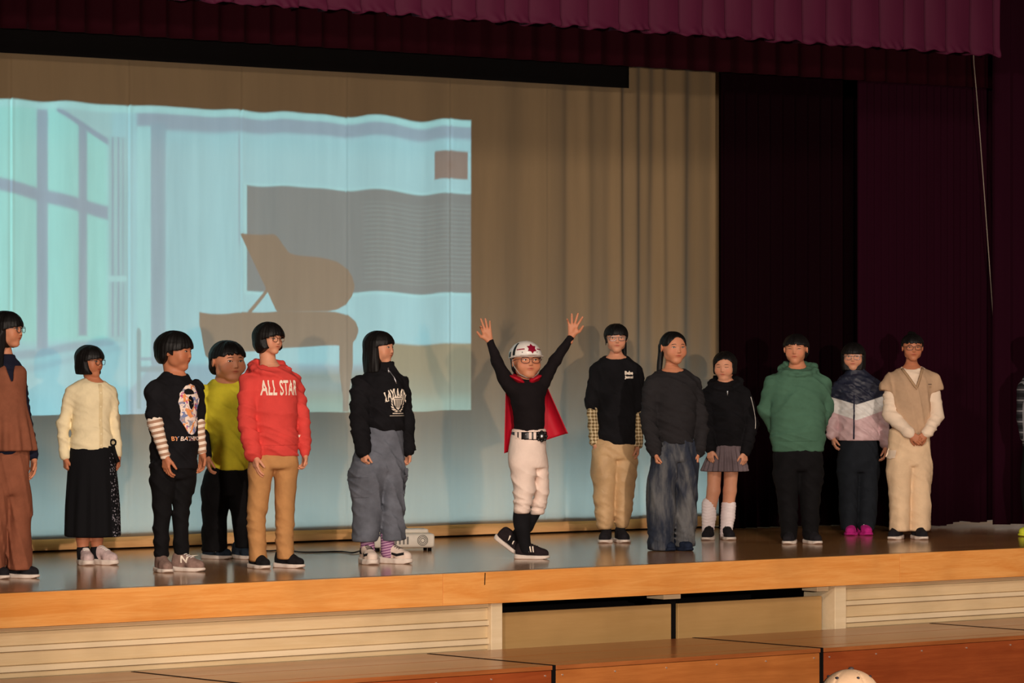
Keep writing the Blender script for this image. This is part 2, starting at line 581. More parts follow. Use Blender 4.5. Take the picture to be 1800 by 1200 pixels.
LX0 = on_plane(1283, 600, 3.25).x
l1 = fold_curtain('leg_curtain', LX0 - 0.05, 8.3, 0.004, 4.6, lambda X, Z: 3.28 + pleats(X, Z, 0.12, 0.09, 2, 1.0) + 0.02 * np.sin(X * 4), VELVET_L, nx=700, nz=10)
tag(l1, 'very dark burgundy leg curtain directly right of the beige curtain', 'curtain')
LX1 = on_plane(1516, 600, 2.5).x
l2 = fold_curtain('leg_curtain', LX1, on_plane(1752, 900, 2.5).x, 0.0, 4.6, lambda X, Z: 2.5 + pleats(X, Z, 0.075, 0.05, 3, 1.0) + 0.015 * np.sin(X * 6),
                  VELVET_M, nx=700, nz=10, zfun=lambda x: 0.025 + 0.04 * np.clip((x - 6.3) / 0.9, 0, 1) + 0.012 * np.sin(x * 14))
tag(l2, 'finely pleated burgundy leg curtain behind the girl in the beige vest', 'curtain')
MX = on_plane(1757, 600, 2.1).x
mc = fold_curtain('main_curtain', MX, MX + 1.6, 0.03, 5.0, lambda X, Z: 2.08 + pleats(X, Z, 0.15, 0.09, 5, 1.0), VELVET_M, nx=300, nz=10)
tag(mc, 'gathered burgundy main curtain at the right edge of the stage', 'curtain')
wb = MB().box(on_plane(1640, 915, 3.1).x, 8.4, 3.12, 3.16, 0.0, 0.35).build('flat_board', LIGHTWALL)
tag(wb, 'pale board seen low in the gap under the right leg curtain', 'board')

rp = [on_plane(1712, 112, 2.3) + Vector((-.22, 0, 6.8 - on_plane(1712, 112, 2.3).z)), on_plane(1712, 112, 2.3) + Vector((-.1, 0, 1.5))]
for k in range(13):
    t = k / 12
    rp.append(on_plane(1712 + 49 * t ** 0.92, 112 + 668 * t, 2.3))
ROPE = plain('rope_cotton', srgb(150, 138, 124), 0.9, 0.1)
m = MB().tube(rp, 0.0038, 6)
e = rp[-1]
for k in range(2):
    m.tube([e + Vector((0.02 * math.cos(q), 0, -0.06 - 0.16 * k + (0.055 + 0.03 * k) * math.sin(q))) for q in [2 * math.pi * j / 14 for j in range(14)]], 0.008, 6, closed=True)
tag(m.build('pull_rope', ROPE, smooth=True), 'thin pale curtain rope hanging beside the right main curtain', 'rope')

# ------------------------------------------------------------------ projector on the floor and its cable
pg = on_ground(706, 967)
PROJ = plain('projector_plastic', srgb(222, 214, 200), 0.4, 0.4)
GRILL = plain('grill_dark', srgb(120, 116, 110), 0.6, 0.3)
LENS = plain('lens_glass', srgb(20, 24, 34), 0.08, 0.8)
pr = empty('projector', pg, math.radians(-30))
MB().box(-0.20, 0.20, -0.13, 0.13, 0.022, 0.115, 0.018).build('case', PROJ, pr, True)
MB().box(-0.17, 0.17, -0.06, 0.10, 0.113, 0.142, 0.012).build('lens_hood', PROJ, pr, True)
MB().ball((0.0, 0.04, 0.142), 0.045, 0.045, 0.012).build('lens', LENS, pr, True)
for sx in (-1, 1):
    for sy in (-1, 1):
        MB().cyl((sx * 0.17, sy * 0.1, 0), (sx * 0.17, sy * 0.1, 0.025), 0.013).build('foot', BLACK, pr)
for cx0 in (0.12,):
    for rr in (0.014, 0.024, 0.033):
        MB().tube([(cx0 + rr * math.cos(q), -0.1315, 0.07 + rr * math.sin(q)) for q in [2 * math.pi * j / 20 for j in range(20)]], 0.0025, 6, True).build('speaker_ring', GRILL, pr, True)
for k in range(7):
    MB().box(-0.14 + k * 0.026, -0.128 + k * 0.026, -0.1325, -0.128, 0.045, 0.095).build('vent_slot', GRILL, pr)
tag(pr, 'small white projector on the floor behind the girl in grey cargo jeans', 'projector')

CABLE = plain('cable_rubber', srgb(22, 20, 20), 0.5, 0.3)
cp = [pg + Vector((-0.25, 0.05, 0.02)), on_ground(622, 971, 0.008), on_ground(600, 969, 0.006), on_ground(560, 970, 0.006), on_ground(530, 970, 0.006), on_ground(500, 966, 0.006), on_ground(470, 968, 0.006),
      on_ground(440, 963, 0.006), on_ground(415, 957, 0.006), on_ground(407, 959, 0.006)]
dense = []
for i in range(len(cp) - 1):
    for j in range(6):
        t = j / 6
        p0, p1, p2, p3 = cp[max(i - 1, 0)], cp[i], cp[i + 1], cp[min(i + 2, len(cp) - 1)]
        dense.append(0.5 * ((2 * p1) + (p2 - p0) * t + (2 * p0 - 5 * p1 + 4 * p2 - p3) * t * t + (3 * p1 - p0 - 3 * p2 + p3) * t ** 3))
tag(MB().tube(dense, 0.0055, 6).build('power_cable', CABLE, smooth=True), 'black cable lying across the stage floor behind the front row', 'cable')

# the projector's picture: a point source whose beam carries the slide as a function of direction
SRC = pg + Vector((0, 0.0, 0.16))
U0, U1, W0, W1 = -1.85, on_plane(828, 400, YC).x, on_plane(400, 726, YC).z, on_plane(400, 193, YC).z


def uv(px, py):
    p = on_plane(px, py, YC)
    return ((p.x - U0) / (U1 - U0), (p.z - W0) / (W1 - W0))


pl = bpy.data.lights.new('projector_beam', 'POINT')
pl.energy, pl.shadow_soft_size = 1.0, 0.004
po = bpy.data.objects.new('projector_beam', pl)
COL.objects.link(po)
po.location = SRC
pl.use_nodes = True
nt = NT(pl.node_tree)
em = pl.node_tree.nodes['Emission']
inc = nt.n('ShaderNodeNewGeometry').outputs['Incoming']
d = nt.xyz(inc)
BEAM_SIGN = 1.0
dx, dy, dz = (nt.math('MULTIPLY', d[k], BEAM_SIGN) for k in ('X', 'Y', 'Z'))
DIST = YC - SRC.y
dyp = nt.math('MAXIMUM', dy, 0.02)
U = nt.math('MULTIPLY_ADD', nt.math('DIVIDE', dx, dyp), DIST / (U1 - U0), (SRC.x - U0) / (U1 - U0))
V = nt.math('MULTIPLY_ADD', nt.math('DIVIDE', dz, dyp), DIST / (W1 - W0), (SRC.z - W0) / (W1 - W0))


def line_of(pts):
    """height as a function of U through picture points given in photograph pixels"""
    q = sorted(uv(*p) for p in pts)
    if len(q) == 1:
        return q[0][1]
    if len(q) == 2:
        (a, b), (c, e) = q
        k = (e - b) / max(c - a, 1e-6)
        return nt.math('MULTIPLY_ADD', U, k, b - k * a)
    fc = nt.n('ShaderNodeFloatCurve')
    cm = fc.mapping
    cv = cm.curves[0]
    q = [(min(max(a, 0), 1), min(max(b, 0), 1)) for a, b in q]
    cv.points[0].location, cv.points[1].location = q[0], q[-1]
    for a, b in q[1:-1]:
        cv.points.new(a, b)
    for p_ in cv.points:
        p_.handle_type = 'VECTOR'
    cm.update()
    nt.link(U, fc.inputs['Value'])
    return fc.outputs[0]


def region(x0, x1, upper, lower, soft=0.004):
    m = nt.math('MINIMUM', nt.math('SUBTRACT', U, uv(x0, 400)[0]), nt.math('SUBTRACT', uv(x1, 400)[0], U))
    m = nt.math('MULTIPLY', m, (U1 - U0) / (W1 - W0))
    if upper is not None: m = nt.math('MINIMUM', m, nt.math('SUBTRACT', line_of(upper), V))
    if lower is not None: m = nt.math('MINIMUM', m, nt.math('SUBTRACT', V, line_of(lower)))
    return nt.ramp(m, 0, 1, -soft, soft)


def row(x, ya):  # a level line of the picture drawn through (x, ya)
    return [(x, ya)]


CYAN, LILAC, GREY = (0.50, 0.96, 0.92, 1), (0.42, 0.50, 0.66, 1), (0.19, 0.25, 0.30, 1)
pic = (0.56, 0.84, 0.93, 1)
layers = [
    # x0, x1, upper, lower, colour, soft, opacity
    (240, 860, None, [(240, 228), (828, 248)], (0.46, 0.52, 0.66, 1), .012, 1),          # ceiling band
    (415, 860, [(420, 232), (860, 249)], [(420, 242), (860, 258)], (0.62, 0.86, 0.95, 1), .006, .6),
    (-80, 190, None, row(100, 600), CYAN, .02, 1),                                       # window glass
    (-80, 62, None, [(-80, 600), (62, 600)], (0.52, 0.98, 0.92, 1), .02, .6),
    (95, 195, None, [(95, 186), (195, 250)], (0.58, 0.80, 0.84, 1), .01, 1),             # wall wedge above the window
    (100, 192, [(100, 186), (192, 244)], [(100, 196), (192, 256)], LILAC, .006, 1),
    (63, 83, None, row(70, 612), LILAC, .006, .95),
    (139, 153, [(139, 214), (153, 224)], row(145, 590), LILAC, .006, .95),
    (-80, 190, [(-80, 290), (190, 362)], [(-80, 312), (190, 386)], LILAC, .008, 1),     # transom
    (-80, 200, [(-80, 634), (200, 592)], [(-80, 650), (200, 606)], LILAC, .008, .7),
    (-80, 215, [(-80, 668), (120, 628), (215, 606)], [(-80, 680), (120, 640), (215, 612)], LILAC, .01, .35),
    (190, 222, row(200, 240), row(200, 600), (0.52, 0.76, 0.82, 1), .006, 1),           # drawn drape
    (196, 199, row(200, 240), row(200, 590), LILAC, .004, .95), (206, 209, row(200, 240), row(200, 590), LILAC, .004, .95),
    (214, 217, row(200, 240), row(200, 590), LILAC, .004, .6),
    (190, 222, row(200, 484), row(200, 494), (0.66, 0.95, 0.98, 1), .004, .9),
    (240, 266, row(250, 222), row(250, 640), (0.60, 0.92, 0.96, 1), .006, .9),
    (266, 292, row(280, 218), row(280, 648), (0.42, 0.54, 0.68, 1), .006, .95),           # pillar
    (292, 330, row(280, 240), row(280, 648), (0.48, 0.74, 0.84, 1), .03, .6),
    (420, 422, row(421, 238), row(421, 430), LILAC, .003, .7),
    (429, 860, [(430, 320), (828, 338)], row(431, 517), (0.62, 0.94, 1.0, 1), .004, 1),    # board frame
    (434, 860, [(434, 325), (828, 343)], row(434, 511), GREY, .004, 1),                  # blackboard
    (764, 822, row(790, 267), row(790, 316), (0.32, 0.20, 0.21, 1), .003, 1),            # framed notice
    (784, 800, [(784, 292), (792, 281), (800, 292)], [(784, 292), (792, 303), (800, 292)], (0.28, 0.17, 0.18, 1), .003, 1),
    (222, 655, [(222, 690), (262, 648), (300, 640), (655, 640)], None, (0.50, 0.58, 0.72, 1), .012, .9),   # floor
    (655, 860, row(700, 604), None, (0.40, 0.27, 0.18, 1), .006, 1),
    (450, 655, row(600, 652), row(600, 672), (0.30, 0.32, 0.28, 1), .03, .8),
    (450, 860, row(700, 672), None, (0.44, 0.36, 0.28, 1), .06, .9),
    (450, 860, row(700, 700), None, (0.50, 0.54, 0.46, 1), .03, .9),
    (240, 248, [(240, 580), (244, 574), (248, 582)], row(245, 718), (0.34, 0.46, 0.52, 1), .004, .9),      # chair
    (246, 300, row(260, 628), row(260, 634), LILAC, .004, .8), (246, 300, row(260, 644), row(260, 654), (0.36, 0.44, 0.52, 1), .004, .8),
    (288, 294, row(290, 640), row(290, 716), LILAC, .004, .6),
    (436, 474, [(436, 546), (474, 498)], [(438, 553), (476, 505)], (0.31, 0.19, 0.16, 1), .003, 1),        # lid prop
    (423, 623, [(423, 411), (480, 411), (488, 416), (497, 430), (508, 445), (520, 449), (560, 452), (592, 458), (610, 470), (619, 484), (623, 500)],
     [(423, 412), (487, 549), (575, 547), (592, 543), (608, 533), (619, 518), (623, 504)], (0.30, 0.18, 0.15, 1), .003, 1),   # lid
    (350, 630, [(350, 548), (372, 551), (400, 552), (435, 548), (590, 547), (612, 552), (625, 564), (630, 578)],
     [(350, 552), (354, 590), (348, 600), (360, 624), (384, 646), (400, 622), (440, 617), (588, 606), (615, 606), (626, 594), (630, 582)], (0.30, 0.18, 0.15, 1), .003, 1),
    (596, 620, row(605, 600), [(596, 650), (602, 700), (612, 700), (620, 640)], (0.30, 0.18, 0.15, 1), .003, 1),
    (602, 613, row(605, 650), row(605, 722), (0.32, 0.19, 0.16, 1), .003, 1),
]
colr = pic
for x0, x1, up, lo, c, soft, op in layers:
    r = region(x0, x1, up, lo, soft)
    if op < 1: r = nt.math('MULTIPLY', r, op)
    colr = nt.mix(r, colr, c)
rule = nt.math('SINE', nt.math('MULTIPLY', V, 420.0))                                    # ruled staves on the board
rr = nt.math('MULTIPLY', region(640, 860, row(650, 356), row(650, 500), .01), nt.ramp(rule, 0, 0.3, 0.6, 0.95))
colr = nt.mix(rr, colr, (0.55, 0.62, 0.62, 1))
colr = nt.mix(nt.ramp(V, 0, 0.85, 0.972, 0.980), colr, (0.66, 1.0, 1.0, 1))                  # pale upper border of the slide
edge = nt.math('MINIMUM', nt.math('MINIMUM', U, nt.math('SUBTRACT', 1.0, U)), nt.math('MINIMUM', V, nt.math('SUBTRACT', 1.0, V)))
mask = nt.math('MULTIPLY', nt.ramp(edge, 0, 1, -0.001, 0.002), nt.math('GREATER_THAN', dy, 0.02))
BEAM = 350.0
gain = nt.math('DIVIDE', BEAM, nt.math('POWER', dyp, 3.0))                               # evens the picture out over the slanted throw
colr = nt.mix(1.0, colr, (0.22, 0.54, 1.06, 1), 'MULTIPLY')                                  # cold lamp of the projector
nt.link(colr, em.inputs[0])
nt.link(nt.math('MULTIPLY', gain, mask), em.inputs[1])
# ================================================================== SOFT SHAPES (signed distance fields meshed by surface nets)
f32 = np.float32


def V3(*a): return np.array(a, dtype=f32)


def nrm(v): return np.sqrt((v * v).sum(-1))


def smin(a, b, k):
    if k <= 0: return np.minimum(a, b)
    h = np.maximum(k - np.abs(a - b), 0) / k
    return np.minimum(a, b) - h * h * k * 0.25


def smax(a, b, k): return -smin(-a, -b, k)


def ell(c, r, M=None):
    c, r = V3(*c), V3(*r)
    def fn(P):
        q = P - c
        if M is not None: q = q @ M
        q = q / r
        k0 = nrm(q)
        return k0 * (k0 - 1) / (nrm(q / r) + 1e-7)
    m = r if M is None else V3(*([float(r.max())] * 3))
    return fn, c - m, c + m


def cap(a, b, ra, rb):
    a, b = V3(*a), V3(*b)
    ba = b - a
    L2 = max(float((ba * ba).sum()), 1e-9)
    def fn(P):
        pa = P - a
        t = np.clip((pa @ ba) / L2, 0, 1)
        return nrm(pa - t[:, None] * ba) - (ra + t * (rb - ra))
    r = max(ra, rb)
    return fn, np.minimum(a, b) - r, np.maximum(a, b) + r


def catmull(xs, rows, n=48):
    """rows sampled densely and smoothly along increasing xs"""
    xs = np.asarray(xs, float)
    rows = np.asarray(rows, float)
    m = np.gradient(rows, xs, axis=0) if len(xs) > 2 else np.repeat(((rows[-1] - rows[0]) / (xs[-1] - xs[0]))[None], 2, 0)
    t = np.linspace(xs[0], xs[-1], n)
    i = np.clip(np.searchsorted(xs, t) - 1, 0, len(xs) - 2)
    h = xs[i + 1] - xs[i]
    s = ((t - xs[i]) / h)[:, None]
    h = h[:, None]
    return t, (2 * s ** 3 - 3 * s ** 2 + 1) * rows[i] + (s ** 3 - 2 * s ** 2 + s) * h * m[i] + (-2 * s ** 3 + 3 * s ** 2) * rows[i + 1] + (s ** 3 - s ** 2) * h * m[i + 1]


def loft(secs, rnd=0.015, grow=0.0):
    """secs: (z, cx, cy, rx, ry); elliptical body along z"""
    secs = sorted(secs)
    z = [s[0] for s in secs]
    t, rows = catmull(z, [s[1:] for s in secs])
    rows[:, 2:] = np.maximum(rows[:, 2:] + grow, 0.004)
    z0, z1 = z[0], z[-1]
    def fn(P):
        zz = P[:, 2]
        g = [np.interp(zz, t, rows[:, k]).astype(f32) for k in range(4)]
        qx, qy = (P[:, 0] - g[0]), (P[:, 1] - g[1])
        ax, ay = qx / g[2], qy / g[3]
        k0 = np.sqrt(ax * ax + ay * ay)
        k1 = np.sqrt((ax / g[2]) ** 2 + (ay / g[3]) ** 2) + 1e-7
        return k0 * (k0 - 1) / k1
    fn.caps = (z0, z1, rnd)
    lo = V3((rows[:, 0] - rows[:, 2]).min(), (rows[:, 1] - rows[:, 3]).min(), z0)
    hi = V3((rows[:, 0] + rows[:, 2]).max(), (rows[:, 1] + rows[:, 3]).max(), z1)
    return fn, lo, hi


def fn_prim(fn): return fn, V3(9, 9, 9), V3(-9, -9, -9)


class S:
    def __init__(self):
        self.items, self.lo, self.hi, self.disp = [], V3(9, 9, 9), V3(-9, -9, -9), []

    def add(self, p, k=0.02):
        self.items.append((0, p[0], k))
        self.lo, self.hi = np.minimum(self.lo, p[1]), np.maximum(self.hi, p[2])
        return self

    def sub(self, p, k=0.01):
        self.items.append((1, p[0], k))
        return self

    def inter(self, p, k=0.01):
        self.items.append((2, p[0], k))
        return self

    def chain(self, pts, rads, k=0.02, kj=0.01):
        for i in range(len(pts) - 1):
            self.add(cap(pts[i], pts[i + 1], rads[i], rads[i + 1]), k if i == 0 else kj)
        return self

    def __call__(self, P):
        d, D = None, 0
        for w in self.disp: D = D + w(P)
        for op, fn, k in self.items:
            e = fn(P)
            if op == 0: e = e - D
            c = getattr(fn, 'caps', None)
            if c: e = smax(e, np.maximum(c[0] - P[:, 2], P[:, 2] - c[1]), c[2])
            if op == 0: d = e if d is None else smin(d, e, k)
            elif op == 1: d = smax(d, -e, k)
            else: d = smax(d, e, k)
        return d

    def mesh(self, h, lo=None, hi=None):
        lo = (self.lo if lo is None else np.maximum(self.lo, V3(*lo))) - 3 * h
        hi = (self.hi if hi is None else np.minimum(self.hi, V3(*hi))) + 3 * h
        nb = np.maximum(np.ceil((hi - lo) / (4 * h)).astype(int), 1)
        ax = [lo[k] + (np.arange(nb[k]) + 0.5) * 4 * h for k in range(3)]
        G = np.stack(np.meshgrid(*ax, indexing='ij'), -1).reshape(-1, 3).astype(f32)
        dc = self(G).reshape(nb)
        keep = np.abs(dc) < 4 * h * 1.45 + 0.004
        N = nb * 4 + 1
        up = lambda A: np.repeat(np.repeat(np.repeat(A, 4, 0), 4, 1), 4, 2)
        m = np.zeros(N, bool)
        u = up(keep)
        for i in (0, 1):
            for j in (0, 1):
                for k in (0, 1):
                    m[i:i + nb[0] * 4, j:j + nb[1] * 4, k:k + nb[2] * 4] |= u
        D = np.ones(N, f32)
        D[:-1, :-1, :-1] = np.where(up(dc) < 0, f32(-1), f32(1))
        ii = np.nonzero(m)
        P = np.stack([lo[k] + ii[k] * h for k in range(3)], -1).astype(f32)
        D[ii] = self(P)
        return surface_nets(D, lo, h)


def surface_nets(D, lo, h):
    ins = D < 0
    nx, ny, nz = D.shape
    cnt = np.zeros((nx - 1, ny - 1, nz - 1), np.int8)
    cor = [(i, j, k) for i in (0, 1) for j in (0, 1) for k in (0, 1)]
    for i, j, k in cor:
        cnt += ins[i:nx - 1 + i, j:ny - 1 + j, k:nz - 1 + k]
    act = np.nonzero((cnt > 0) & (cnt < 8))
    n = len(act[0])
    idx = np.full(cnt.shape, -1, np.int32)
    idx[act] = np.arange(n)
    val = {c: D[act[0] + c[0], act[1] + c[1], act[2] + c[2]] for c in cor}
    pos, wt = np.zeros((n, 3), f32), np.zeros(n, f32)
    for a in cor:
        for ax in range(3):
            if a[ax]: continue
            b = list(a); b[ax] = 1; b = tuple(b)
            d0, d1 = val[a], val[b]
            m = (d0 < 0) != (d1 < 0)
            t = np.where(m, d0 / np.where(m, d0 - d1, 1), 0)
            p = np.empty((n, 3), f32); p[:] = a
            p[:, ax] += t
            pos[m] += p[m]; wt[m] += 1
    pos = (pos / wt[:, None] + np.stack(act, -1)) * h + lo
    quads = []
    for ax in range(3):
        b, c = (ax + 1) % 3, (ax + 2) % 3
        sl = [slice(None)] * 3; sl2 = [slice(None)] * 3
        sl[ax], sl2[ax] = slice(0, -1), slice(1, None)
        for q in (sl, sl2):
            q[b], q[c] = slice(1, -1), slice(1, -1)
        s0, s1 = ins[tuple(sl)], ins[tuple(sl2)]
        e = np.nonzero(s0 != s1)
        if not len(e[0]): continue
        base = [None] * 3
        base[ax], base[b], base[c] = e[ax], e[b] + 1, e[c] + 1
        def cell(db, dc):
            q = list(base)
            q[b], q[c] = base[b] - db, base[c] - dc
            return idx[q[0], q[1], q[2]]
        Q = np.stack([cell(1, 1), cell(0, 1), cell(0, 0), cell(1, 0)], 1)
        fl = ~s0[e]
        Q[fl] = Q[fl][:, ::-1]
        quads.append(Q)
    Q = np.concatenate(quads) if quads else np.zeros((0, 4), np.int32)
    return pos, Q[(Q >= 0).all(1)]


def join(parts):
    vs, fs, off = [], [], 0
    for v, f in parts:
        vs.append(v); fs.append(f + off); off += len(v)
    return np.concatenate(vs), np.concatenate(fs)


def folds(seed, amp, kx, kz, lo=-9, hi=9, soft=0.08):
    """crumple field: wandering ridges, lateral frequency kx and vertical frequency kz (rad per metre), between heights lo and hi"""
    r = np.random.RandomState(seed)
    ph = r.rand(6) * 6.28
    a = (r.rand(6) - 0.5)
    def fn(P):
        x, y, z = P[:, 0], P[:, 1], P[:, 2]
        w = 1.3 * np.sin(kx * 0.5 * (x + 0.6 * y) + kz * 0.35 * z + ph[0]) + 0.8 * np.sin(kx * 0.8 * (y - 0.5 * x) + ph[1])
        s = np.sin(kx * (x * (0.9 + a[0]) + y * (0.6 + a[1])) + kz * z * (1 + 0.3 * a[2]) + w + ph[2])
        s2 = np.sin(-kx * (0.7 + a[3]) * x + kx * y + kz * 1.6 * z + 1.5 * w + ph[3])
        m = np.clip((z - lo) / soft, 0, 1) * np.clip((hi - z) / soft, 0, 1)
        rdg = (1 - np.abs(s)) ** 2 * 2.2 - 0.7
        return (1.35 * amp * m * (0.65 * rdg + 0.35 * s2)).astype(f32)
    return fn


def rotz(a):
    c, s = math.cos(a), math.sin(a)
    return np.array([[c, -s, 0], [s, c, 0], [0, 0, 1]], f32)


def rotx(a):
    c, s = math.cos(a), math.sin(a)
    return np.array([[1, 0, 0], [0, c, -s], [0, s, c]], f32)


def roty(a):
    c, s = math.cos(a), math.sin(a)
    return np.array([[c, 0, s], [0, 1, 0], [-s, 0, c]], f32)


def march(fn, starts, dirv, far=0.8, eps=0.0004):
    """walk from starts along dirv to the surface"""
    P = np.array(starts, f32)
    t = np.zeros(len(P), f32)
    d = np.asarray(dirv, f32)
    for _ in range(60):
        s = fn(P + t[:, None] * d)
        t = np.minimum(t + np.clip(s * 0.8, -0.02, 0.05), far)
    return P + t[:, None] * d, np.abs(s) < 0.01


# ------------------------------------------------------------------ heads
def head_field(Rm, c, H, w=1.0, jaw=1.0, cheek=1.0, ears=True):
    """head of height H, face towards -y of frame Rm, centre c; w widens it"""
    h = S()
    h.add(ell((0, .06, .125), (.378 * w, .455, .365)), 0)
    h.add(ell((0, -.10, -.10), (.315 * w, .30, .36)), .10)
    h.add(ell((0, -.240, -.400), (.13 * jaw, .115, .088)), .10)
    for s in (-1, 1):
        h.add(ell((s * .205 * jaw, -.03, -.25), (.085, .12, .10)), .10)
        h.add(ell((s * .180 * cheek, -.245, -.13), (.105 * cheek, .085, .12)), .12)
        h.sub(ell((s * .145, -.435, .015), (.085, .060, .042)), .06)
    h.add(cap((0, -.355, .03), (0, -.420, -.115), .020, .034), .05)
    for s in (-1, 1):
        h.add(ell((s * .042, -.385, -.128), (.030, .034, .026)), .025)
    h.add(ell((0, -.362, -.220), (.090, .034, .020)), .03)
    h.add(ell((0, -.352, -.258), (.074, .036, .022)), .03)
    h.sub(ell((0, -.395, -.238), (.095, .030, .0065)), .012)
    if ears:
        for s in (-1, 1):
            M = (rotz(s * .35) @ rotx(.18)).astype(f32)
            h.add(ell((s * .384 * w, .045, -.01), (.030, .078, .118), M), .03)
            h.sub(ell((s * .418 * w, .030, .0), (.018, .046, .078), M), .02)
    c = V3(*c)
    def fn(P): return h((P - c) @ Rm / f32(H)) * f32(H)
    m = 0.55 * H
    return fn, c - V3(m, m, .52 * H), c + V3(m, m, .52 * H)


def vn(x, seed):
    r = np.random.RandomState(seed)
    s = 0
    for k in range(5):
        s = s + np.sin(x * (11 + 9 * k + 4 * r.rand()) + r.rand() * 6.28) / (1 + 0.35 * k)
    return s / 3.0


def hair_field(Rm, c, H, st, seed):
    """st: puff, zb (fringe height), ys (front of the side hair), zcut [(y, z)...], skirt (z the hair hangs to), part, flare"""
    g = S()
    t = st.get('puff', .05)
    w = st.get('w', 1.0)
    g.add(ell((0, .06, .125), ((.378 + t) * w, .455 + t, .365 + t * .9)), 0)
    sk = st.get('skirt')
    if sk is not None:
        fl = st.get('flare', 0.0)
        rw, rd = (.378 + t) * w, .43 + t
        secs = [(.22, 0, .06, rw * .97, rd * .97), (0.0, 0, .06, rw, rd), ((sk) * .5, 0, .05, rw * (1 + .3 * fl), rd * (1 + .2 * fl)), (sk, 0, .06, rw * (st.get('tuck', .86) + fl), rd * (st.get('tuck', .86) + fl * .6))]
        g.add(loft(secs, .05), .06)
    zc = st.get('zcut')
    if zc:
        ys_, zs_ = [q[0] for q in zc], [q[1] for q in zc]
        g.inter(fn_prim(lambda P: np.interp(P[:, 1], ys_, zs_).astype(f32) + .012 * vn(np.arctan2(P[:, 0], P[:, 1]) * 2.2, seed + 5) - P[:, 2]), .015)
    for p in st.get('extra', ()):
        g.add(p, .05)
    zb, ys = st.get('zb', .12), st.get('ys', -.14)
    arch, part, jag = st.get('arch', .15), st.get('part', 0.0), st.get('jag', .022)
    ysl = st.get('ys_slope', .25)
    def carve(P):
        x, y, z = P[:, 0], P[:, 1], P[:, 2]
        line = zb - arch * (x - part) ** 2 * 4 * st.get('adir', 1.0) + jag * vn(x * 2.6, seed)
        return smax(y - (ys + ysl * np.minimum(z - zb, 0) + .7 * np.clip(np.abs(x) - .34, 0, 1)), z - line, .03)
    g.sub(fn_prim(carve), .03)
    def strands(P):
        ph = np.arctan2(P[:, 0], P[:, 1] + .02)
        rr = np.clip(np.sqrt(P[:, 0] ** 2 + P[:, 1] ** 2) / .2, 0, 1)
        return (rr * (.010 * np.sin(ph * 7 + P[:, 2] * 5 + seed) + .004 * np.sin(ph * 29 + P[:, 2] * 3 + seed) + .003 * np.sin(ph * 53 - P[:, 2] * 4))).astype(f32)
    g.disp.append(strands)
    c = V3(*c)
    def fn(P): return g((P - c) @ Rm / f32(H)) * f32(H)
    lo, hi = g.lo, g.hi
    crn = np.array([[(lo, hi)[i][0], (lo, hi)[j][1], (lo, hi)[k][2]] for i in (0, 1) for j in (0, 1) for k in (0, 1)]) * H @ Rm.T + c
    return fn, crn.min(0), crn.max(0)


# ------------------------------------------------------------------ hands
def hand_field(wrist, a, n, size=0.15, curl=0.35, spread=0.0, thumb=1, curls=None, thumb_out=0.6):
    """wrist point, finger direction a, palm facing n; thumb = +1/-1 picks the side; curls: per finger bend 0..1"""
    a = V3(*a) / np.linalg.norm(a)
    n = V3(*n); n = n - (n @ a) * a; n = n / np.linalg.norm(n)
    t = np.cross(a, n) * thumb
    k = size / 0.165
    s = S()
    w = V3(*wrist)
    lat = (.026, .009, -.008, -.024)
    fl = ((.034, .021, .017), (.038, .024, .018), (.035, .022, .018), (.027, .017, .016))
    base_l = (.078, .082, .078, .072)
    s.add(cap(w - a * .03 * k, w + a * .012 * k, .0185 * k, .0165 * k), 0)
    for i in range(4):
        kn = w + (a * base_l[i] + t * lat[i]) * k
        s.add(cap(w + (a * .008 + t * lat[i] * .45) * k, kn, .0125 * k, .0098 * k), .012 * k)
    s.add(cap(w + (a * .02 + t * .014) * k, w + (a * .05 + t * .026 + n * .006) * k, .015 * k, .0125 * k), .014 * k)
    palm_n = len(s.items)
    for i in range(4):
        kn = w + (a * base_l[i] + t * lat[i]) * k
        cu = curl if curls is None else curls[i]
        side = spread * (1.5 - i) / 1.5
        ang = 0.0
        p = kn
        r = (.0088, .0080, .0074, .0062) if i < 3 else (.0078, .0070, .0064, .0055)
        for j in range(3):
            ang += cu * (1.15, 1.5, 0.95)[j] + (0.06 if j else 0.0)
            d = a * math.cos(ang) + n * math.sin(ang) + t * side * math.cos(ang)
            d = d / np.linalg.norm(d)
            q = p + d * fl[i][j] * k
            s.add(cap(p, q, r[j] * k, r[j + 1] * k), .0045 * k if j == 0 else .002 * k)
            p = q
    b = w + (a * .030 + t * .024 + n * .004) * k
    d1 = a * .62 + t * thumb_out + n * .28
    d1 = d1 / np.linalg.norm(d1)
    d2 = a * .86 + t * thumb_out * .45 + n * .40
    d2 = d2 / np.linalg.norm(d2)
    m1 = b + d1 * .032 * k
    m2 = m1 + d2 * .026 * k
    s.add(cap(b, m1, .0125 * k, .0098 * k), .010 * k)
    s.add(cap(m1, m2, .0098 * k, .0088 * k), .003 * k)
    s.add(cap(m2, m2 + (d2 * .9 + n * .1) * .020 * k, .0088 * k, .0068 * k), .002 * k)
    return s


